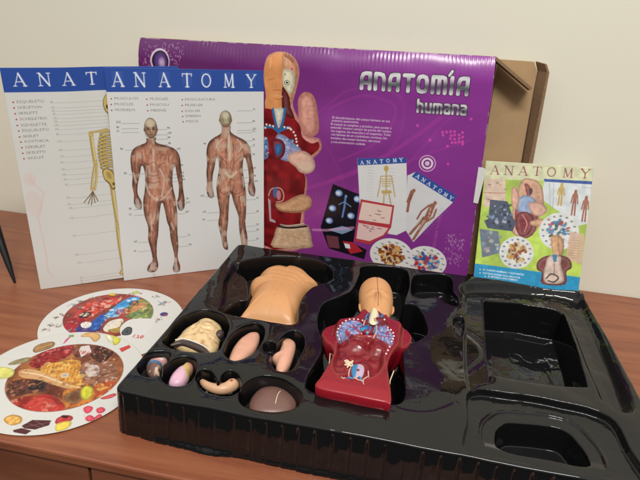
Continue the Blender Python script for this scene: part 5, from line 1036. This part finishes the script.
ip([(10.0,24.0),(18.6,37.1),(41.6,38.3),(56.4,21.8),(56.2,2.2),(39.8,-2.3),(23.7,2.8)], (140, 92, 70), tex=.6, sc=6, sd=7)
ip([(19.5,18.5),(20.2,29.0),(30.4,26.7),(36.7,14.3),(31.6,8.9),(25.0,11.0)], (206, 196, 190), .8, tex=.3, sd=8)
ip([(8.4,45.1),(7.4,64.2),(22.4,59.3),(31.7,55.2),(30.0,35.0),(16.0,38.5)], (60, 26, 22), tex=1.2, sc=2.4, sd=11); ip([(-16.8,49.1),(-6.4,60.2),(3.9,60.8),(7.0,39.2),(-4.6,35.9)], (110, 60, 50), tex=1.2, sc=3, sd=12)
ip([(45.0,-5.5),(50.5,6.4),(63.5,6.2),(65.6,-13.6),(55.9,-18.0)], (176, 76, 44), sd=13); ip([(18.6,-18.4),(33.1,-11.6),(49.9,-13.4),(56.3,-33.5),(46.9,-42.3),(28.7,-35.0)], (196, 120, 52), tex=.6, sc=6, sd=14)
busy([(-47.1,18.4),(-45.6,35.1),(-34.8,49.6),(-21.3,55.9),(-13.4,38.8),(-21.3,20.4),(-29.1,7.8),(-42.8,8.1)], [(176, 50, 54), (90, 16, 24), (206, 110, 110), (120, 30, 50)], 150, .8, 2.6)
busy([(-43.8,-25.5),(-39.8,-17.3),(-27.3,-12.4),(-10.0,-9.5),(2.7,-22.7),(-10.3,-30.8),(-22.5,-39.5),(-31.4,-40.1)], [(130, 70, 56), (40, 24, 24), (170, 110, 80), (60, 30, 30)], 130, .8, 3)
busy([(-20.4,-50.1),(-18.3,-40.9),(-5.0,-33.8),(10.1,-28.8),(33.2,-39.7),(35.3,-51.5),(23.1,-63.5),(5.3,-63.6),(-14.9,-56.9)], [(214, 90, 76), (120, 22, 24), (190, 50, 44), (226, 150, 130)], 60, 1, 5, .5)
busy([(10.0,24.0),(18.6,37.1),(41.6,38.3),(56.4,21.8),(56.2,2.2),(39.8,-2.3),(23.7,2.8)], [(206, 186, 170), (110, 70, 56), (160, 110, 84), (80, 50, 44)], 120, 1, 4, .6)
busy([(8.4,45.1),(7.4,64.2),(22.4,59.3),(41.8,43.7),(32.8,30.5),(12.8,35.4)], [(110, 56, 40), (30, 12, 12), (200, 150, 120), (80, 36, 30)], 130, .6, 2)
busy([(-29.5,12.9),(-16.3,22.9),(-1.6,31.3),(18.4,16.1),(29.0,-5.3),(26.1,-15.4),(4.7,-7.3),(-13.3,-0.3),(-26.1,3.6)], [(230, 190, 110), (160, 96, 40), (206, 140, 60), (120, 70, 30)], 130, 1.5, 5, .5)
busy([(18.6,-18.4),(33.1,-11.6),(60.7,5.4),(65.6,-13.6),(56.3,-33.5),(46.9,-42.3),(28.7,-35.0)], [(206, 120, 60), (110, 60, 30), (180, 60, 40), (226, 180, 90)], 110, 1, 4, .6)
busy(ring_in, [(120, 70, 50), (206, 160, 110), (70, 34, 28), (160, 60, 50), (190, 120, 70)], 260, .6, 2.2, .5)
c.poly([(23.7,-27.7),(26.6,-16.2),(34.6,-13.9),(44.1,-23.9),(42.0,-34.8),(30.8,-34.4)], (66, 46, 32), .8, soft=5, smooth=4, clip=ring_in)
c.poly([(34.6,-13.9),(35.9,-6.2),(43.9,-7.7),(49.7,-16.1),(50.2,-25.7),(42.5,-25.2)], (196, 190, 40), smooth=4, soft=1.2)
c.ell(*[(3.7,3.5)][0], 4.2, 4.2, (206, 190, 170)); c.ell(*[(3.7,3.5)][0], 2.6, 2.6, (170, 160, 150))
c.poly([(-8.4,48.1),(-1.8,41.1),(1.2,37.6),(6.4,50.1),(-3.4,61.1),(-11.1,56.5)], (216, 206, 200), .9); x, y = [(-7.9,49.4)][0]; c.text('181', x, y, 9, (176, 50, 44), ang=.0, bold=.02)
c.line(ring_in + ring_in[:1], 1.0, (120, 60, 50), .6)
for k in range(24):
    t = k * 6.283 / 24 + .1; c.line([(CI[0] * .5 + 64 * math.cos(t), CI[1] * .5 + 64 * math.sin(t)), (83 * math.cos(t), 83 * math.sin(t))], .35, (176, 172, 168), .7)
c.poly([(-59.4,35.7),(-60.4,45.7),(-49.8,55.8),(-42.9,53.1),(-41.6,44.2),(-50.7,32.6),(-54.8,31.4)], (150, 110, 66), smooth=3); c.line([(-56.6,37.6),(-46.4,50.9)], 1.6, (196, 160, 100), .9)
c.poly([(-67.0,4.3),(-64.0,13.5),(-53.3,22.0),(-50.1,13.3),(-60.7,5.0)], (150, 130, 90), smooth=3); c.line([(-62.1,6.7),(-56.9,17.7)], 1.4, (90, 100, 60), .9)
c.poly([(-71.9,-2.2),(-62.9,-0.7),(-52.4,-3.8),(-48.2,-13.4),(-54.8,-19.1),(-61.4,-19.0),(-73.2,-4.6)], (210, 206, 110), smooth=3)
c.poly([(-11.4,-68.8),(-6.6,-63.6),(3.8,-64.8),(7.9,-72.2),(1.1,-77.1),(-8.8,-73.6)], (206, 150, 70), smooth=3); 
for x, y in [(-6.9,-69.2),(-1.4,-71.6),(-0.6,-67.5),(3.9,-71.0),(-0.9,-74.6)]: c.ell(x, y, 2, 2, (224, 180, 100))
c.poly([(11.3,-75.1),(15.7,-65.5),(33.4,-61.5),(35.6,-67.9),(26.7,-76.3),(16.1,-77.6)], (74, 34, 38)); c.poly([(7.4,-82.2),(13.2,-77.6),(24.7,-78.3),(22.7,-84.0),(10.3,-84.3)], (80, 38, 42))
for P in ([(13.7,-70.7),(29.6,-72.5)], [(18.6,-65.5),(32.6,-70.2)], [(14.6,-75.8),(33.8,-63.8)]): c.line(P, .6, (130, 90, 90), .9)
c.poly([(39.1,-63.9),(37.0,-56.6),(43.7,-50.9),(50.6,-52.2),(51.7,-57.4),(45.5,-63.7)], (176, 36, 40), smooth=3); c.poly([(42.3,-68.4),(42.1,-63.1),(51.2,-57.6),(55.2,-62.7),(53.3,-69.3),(47.3,-73.1)], (222, 196, 70), smooth=4); c.ell(*[(42.6,-53.6)][0], 4, 2, (60, 20, 20))
for P in ([(52.9,-38.6),(55.3,-33.7),(61.3,-34.6),(62.8,-40.9),(59.5,-44.2)], [(65.7,-35.9),(69.1,-31.7),(74.9,-34.3),(74.4,-39.4),(69.8,-40.6)], [(62.5,-50.6),(63.9,-45.4),(69.2,-46.4),(73.3,-50.1),(68.0,-53.8)], [(71.0,-48.3),(72.2,-41.6),(76.5,-42.9),(77.0,-47.5)]): c.poly(P, (216, 60, 84), smooth=3)
c.poly([(61.0,-19.3),(69.6,-9.8),(73.6,-11.4),(70.4,-17.6),(63.4,-21.2)], (206, 70, 76), smooth=3)
c.poly([(4.2,85.0),(5.4,91.6),(14.8,91.9),(24.6,83.6),(27.4,73.6),(23.7,69.0),(17.1,76.6),(9.2,79.1)], (206, 200, 60), smooth=4); c.poly([(4.2,85.0),(6.0,88.1),(16.0,82.3),(19.5,72.5),(12.9,75.3)], (226, 224, 190), smooth=3)
c.poly([(-24.1,76.7),(-18.9,85.7),(-5.8,85.8),(0.6,77.8),(-1.1,68.8),(-12.9,76.3),(-20.9,73.9)], (206, 160, 100), smooth=4); c.poly([(-34.2,78.7),(-32.9,57.2),(-33.9,54.6),(-36.4,64.5)], (196, 60, 110), smooth=0); c.ell(*[(-34.4,72.4)][0], 3.6, 2.6, (120, 150, 90))
c.poly([(33.2,64.7),(40.7,75.1),(45.4,70.5),(40.1,58.7)], (190, 66, 60), smooth=0)
disc('food_disc', (-.102, .058), 0.0019, c, 'round printed disc with food pictures, overlapping the other disc at the front left')
c = Canvas(180, 180, 2.6, (208, 206, 202), -90, -90); c.vol = 3
CI2 = np.array([(-13.6,12.7)][0]); RI2 = 56.0
q_ = [(-46.4,-36.8),(43.3,28.7),(-37.8,54.9)]
ring_in = [(CI2[0] + RI2 * math.cos(t), CI2[1] + RI2 * math.sin(t)) for t in np.linspace(0, 6.283, 49)[:-1]]
c.poly(ring_in, lambda X, Y: lin((140, 60, 50)) * (.6 + .8 * vnoise(X + 99, Y + 99, 12, 111)[..., None]))
ip([(-55.3,5.0),(-54.7,30.7),(-39.4,51.7),(-20.1,54.9),(-22.1,34.2),(-29.8,12.7),(-34.2,-6.9),(-48.1,-11.0)], (190, 60, 48), tex=.8, sc=6, sd=21)
ip([(-54.7,-24.7),(-54.2,-6.9),(-38.6,-5.2),(-24.9,-21.5),(-28.1,-36.4),(-39.9,-42.6)], (150, 30, 44), tex=.7, sc=5, sd=22); ip([(-35.8,-24.7),(-31.1,-11.8),(-14.2,-12.6),(-4.2,-23.7),(-17.4,-33.2),(-29.1,-35.0)], (60, 50, 110), tex=.5, sd=23)
ip([(-20.0,-8.5),(-18.3,16.2),(-16.5,42.5),(-10.0,62.2),(3.4,63.6),(1.4,41.4),(1.9,16.1),(-10.6,3.2),(-11.3,-17.4)], (60, 150, 206), tex=.6, sc=8, sd=24); ip([(-23.4,-18.7),(-23.7,8.4),(-15.2,11.0),(-8.5,-16.6),(-12.6,-25.7)], (30, 80, 160), tex=.5, sd=25)
ip([(-1.6,40.5),(5.2,60.1),(22.2,61.2),(38.4,39.8),(43.3,19.5),(24.7,10.9),(4.7,17.0)], (110, 130, 70), tex=.9, sc=8, sd=26); ip([(4.4,35.9),(11.9,54.0),(20.3,51.2),(17.3,37.2),(12.1,28.0)], (196, 130, 90), tex=.4, sd=27); ip([(-10.0,25.1),(-1.4,34.1),(10.4,25.0),(2.0,10.1)], (170, 60, 40), sd=28)
ip([(-3.8,-18.0),(-4.5,-1.5),(6.0,8.9),(13.4,1.6),(14.9,-12.5),(6.0,-24.6)], (216, 206, 190), tex=.2, sd=29); ip([(4.0,-21.3),(13.5,-10.0),(10.6,0.7),(19.0,-2.6),(20.3,-22.0)], (160, 130, 60), tex=.4, sd=30)
ip([(-35.3,-16.5),(-31.7,-10.8),(-23.8,-11.9),(-20.6,-20.2),(-24.2,-24.6),(-30.4,-23.1)], (220, 216, 210), tex=.2); ip([(-51.2,1.3),(-47.4,11.1),(-37.7,10.3),(-35.9,1.0),(-43.5,-4.9)], (30, 30, 34), tex=.4); ip([(-48.7,2.1),(-44.0,8.4),(-38.0,6.5),(-41.5,-0.7)], (206, 196, 180), tex=.2)
ip([(-4.8,48.8),(3.5,56.8),(7.2,47.2),(1.4,41.4)], (30, 30, 36), tex=.2)
busy(ring_in, [(190, 60, 50), (226, 180, 150), (60, 30, 40), (90, 160, 206), (200, 130, 90), (40, 70, 140)], 300, .6, 3.0, .5)
busy([(-55.3,5.0),(-54.7,30.7),(-39.4,51.7),(-20.1,54.9),(-22.1,34.2),(-29.8,12.7),(-34.2,-6.9),(-48.1,-11.0)], [(214, 110, 90), (130, 26, 30), (226, 190, 170), (90, 20, 30)], 110, 1, 5, .6)
busy([(-20.0,-8.5),(-18.3,16.2),(-16.5,42.5),(-10.0,62.2),(3.4,63.6),(1.4,41.4),(1.9,16.1),(-10.6,3.2),(-11.3,-17.4)], [(150, 206, 236), (40, 110, 190), (230, 236, 240)], 90, 1, 4, .6)
busy([(-1.6,40.5),(5.2,60.1),(22.2,61.2),(38.4,39.8),(43.3,19.5),(24.7,10.9),(4.7,17.0)], [(150, 160, 80), (60, 90, 44), (200, 120, 70), (226, 200, 150)], 110, 1, 4, .6)
c.line([(-45.3,-4.2),(-44.3,4.6),(-45.8,9.1)], 2.2, (24, 22, 26)); c.line([(-37.0,-0.5),(-37.7,10.3)], 1.8, (24, 22, 26))
c.poly([(17.9,-15.5),(15.1,-1.5),(20.8,12.1),(47.5,19.0),(52.4,1.6),(48.7,-21.9),(31.3,-30.2)], lambda X, Y: np.broadcast_to(lin((210, 208, 206)), X.shape + (3,)), smooth=3); c.poly([(22.3,-18.7),(23.4,-7.1),(30.6,-8.4),(35.8,-21.3),(27.6,-25.9)], (50, 56, 60), smooth=3)
x, y = [(38.5,-20.5)][0]; c.text('178', x, y, 10, (190, 60, 60), ang=.1, bold=.02)
c.line([(-3.8,-18.0),(-4.5,-1.5),(6.0,8.9),(13.4,1.6),(14.9,-12.5)], .8, (60, 50, 50), .8, smooth=4)
icons = [(-68.6,-40.1),(-66.8,-31.7),(-57.7,-29.0),(-73.0,-12.6),(-68.7,-5.2),(-70.7,23.2),(-67.5,32.1),(-54.4,47.0),(-46.8,43.9),(-35.3,62.7),(-11.6,71.6),(22.3,75.1),(38.9,56.9),(42.1,63.3),(52.7,19.3),(-3.7,76.9)]
for k, (x, y) in enumerate(icons):
    col_ = [(60, 60, 80), (90, 70, 90), (50, 90, 130), (120, 110, 60), (150, 100, 60), (60, 110, 150)][k % 6]
    for _ in range(16):
        dx, dy, t = random.gauss(0, 2.8), random.gauss(0, 2.2), random.uniform(0, 3.1); c.ell(x + dx, y + dy, random.uniform(.6, 2.0), random.uniform(.4, .9), random.choice([col_, (40, 40, 50), (190, 150, 120), (150, 70, 60), (110, 120, 90)]), .85, ang=t)
c.ell(*[(53.3,34.2)][0], 5.2, 5.2, (60, 60, 120)); c.ell(*[(56.1,32.6)][0], 3, 3, (150, 60, 70), .8)
c.ell(*[(-38.3,61.8)][0], 5, 3, (216, 180, 70)); c.ell(*[(-10.5,76.2)][0], 5, 3.4, (180, 190, 90)); c.line([(30.0,63.7),(44.2,55.9)], 1, (70, 140, 190)); c.line([(38.6,67.7),(36.4,53.5)], 1, (70, 140, 190))
for k in range(24):
    t = k * 6.283 / 24 + .1; c.line([(CI2[0] * .3 + 66 * math.cos(t), CI2[1] * .3 + 66 * math.sin(t)), (85 * math.cos(t), 85 * math.sin(t))], .3, (180, 178, 176), .6)
disc('activity_disc', (-.1074, .1764), 0.0009, c, 'round printed disc with animal and sport pictures, partly under the food disc')

# ------------------------------------------------------------------ black stand whose one leg reaches into the picture
sr = root('black_stand', (-.40, .29, 0), 'thin tapering black metal leg of a stand at the far left edge', 'stand')
for tip in ((-.2925, .230, .001), (-.470, .230, .001), (-.520, .400, .001)):
    top_ = Vector((-.385, .288, .190)); tipv = Vector(tip); b = MB()
    b.tube([tipv, tipv.lerp(top_, .12), tipv.lerp(top_, .55), top_], [.0018, .0042, .0085, .0085], 12); b.build('leg', M_black, sr)
b = MB(); b.tube([(-.385, .288, .175), (-.385, .288, .225)], .012, 16); b.build('hub', M_black, sr)
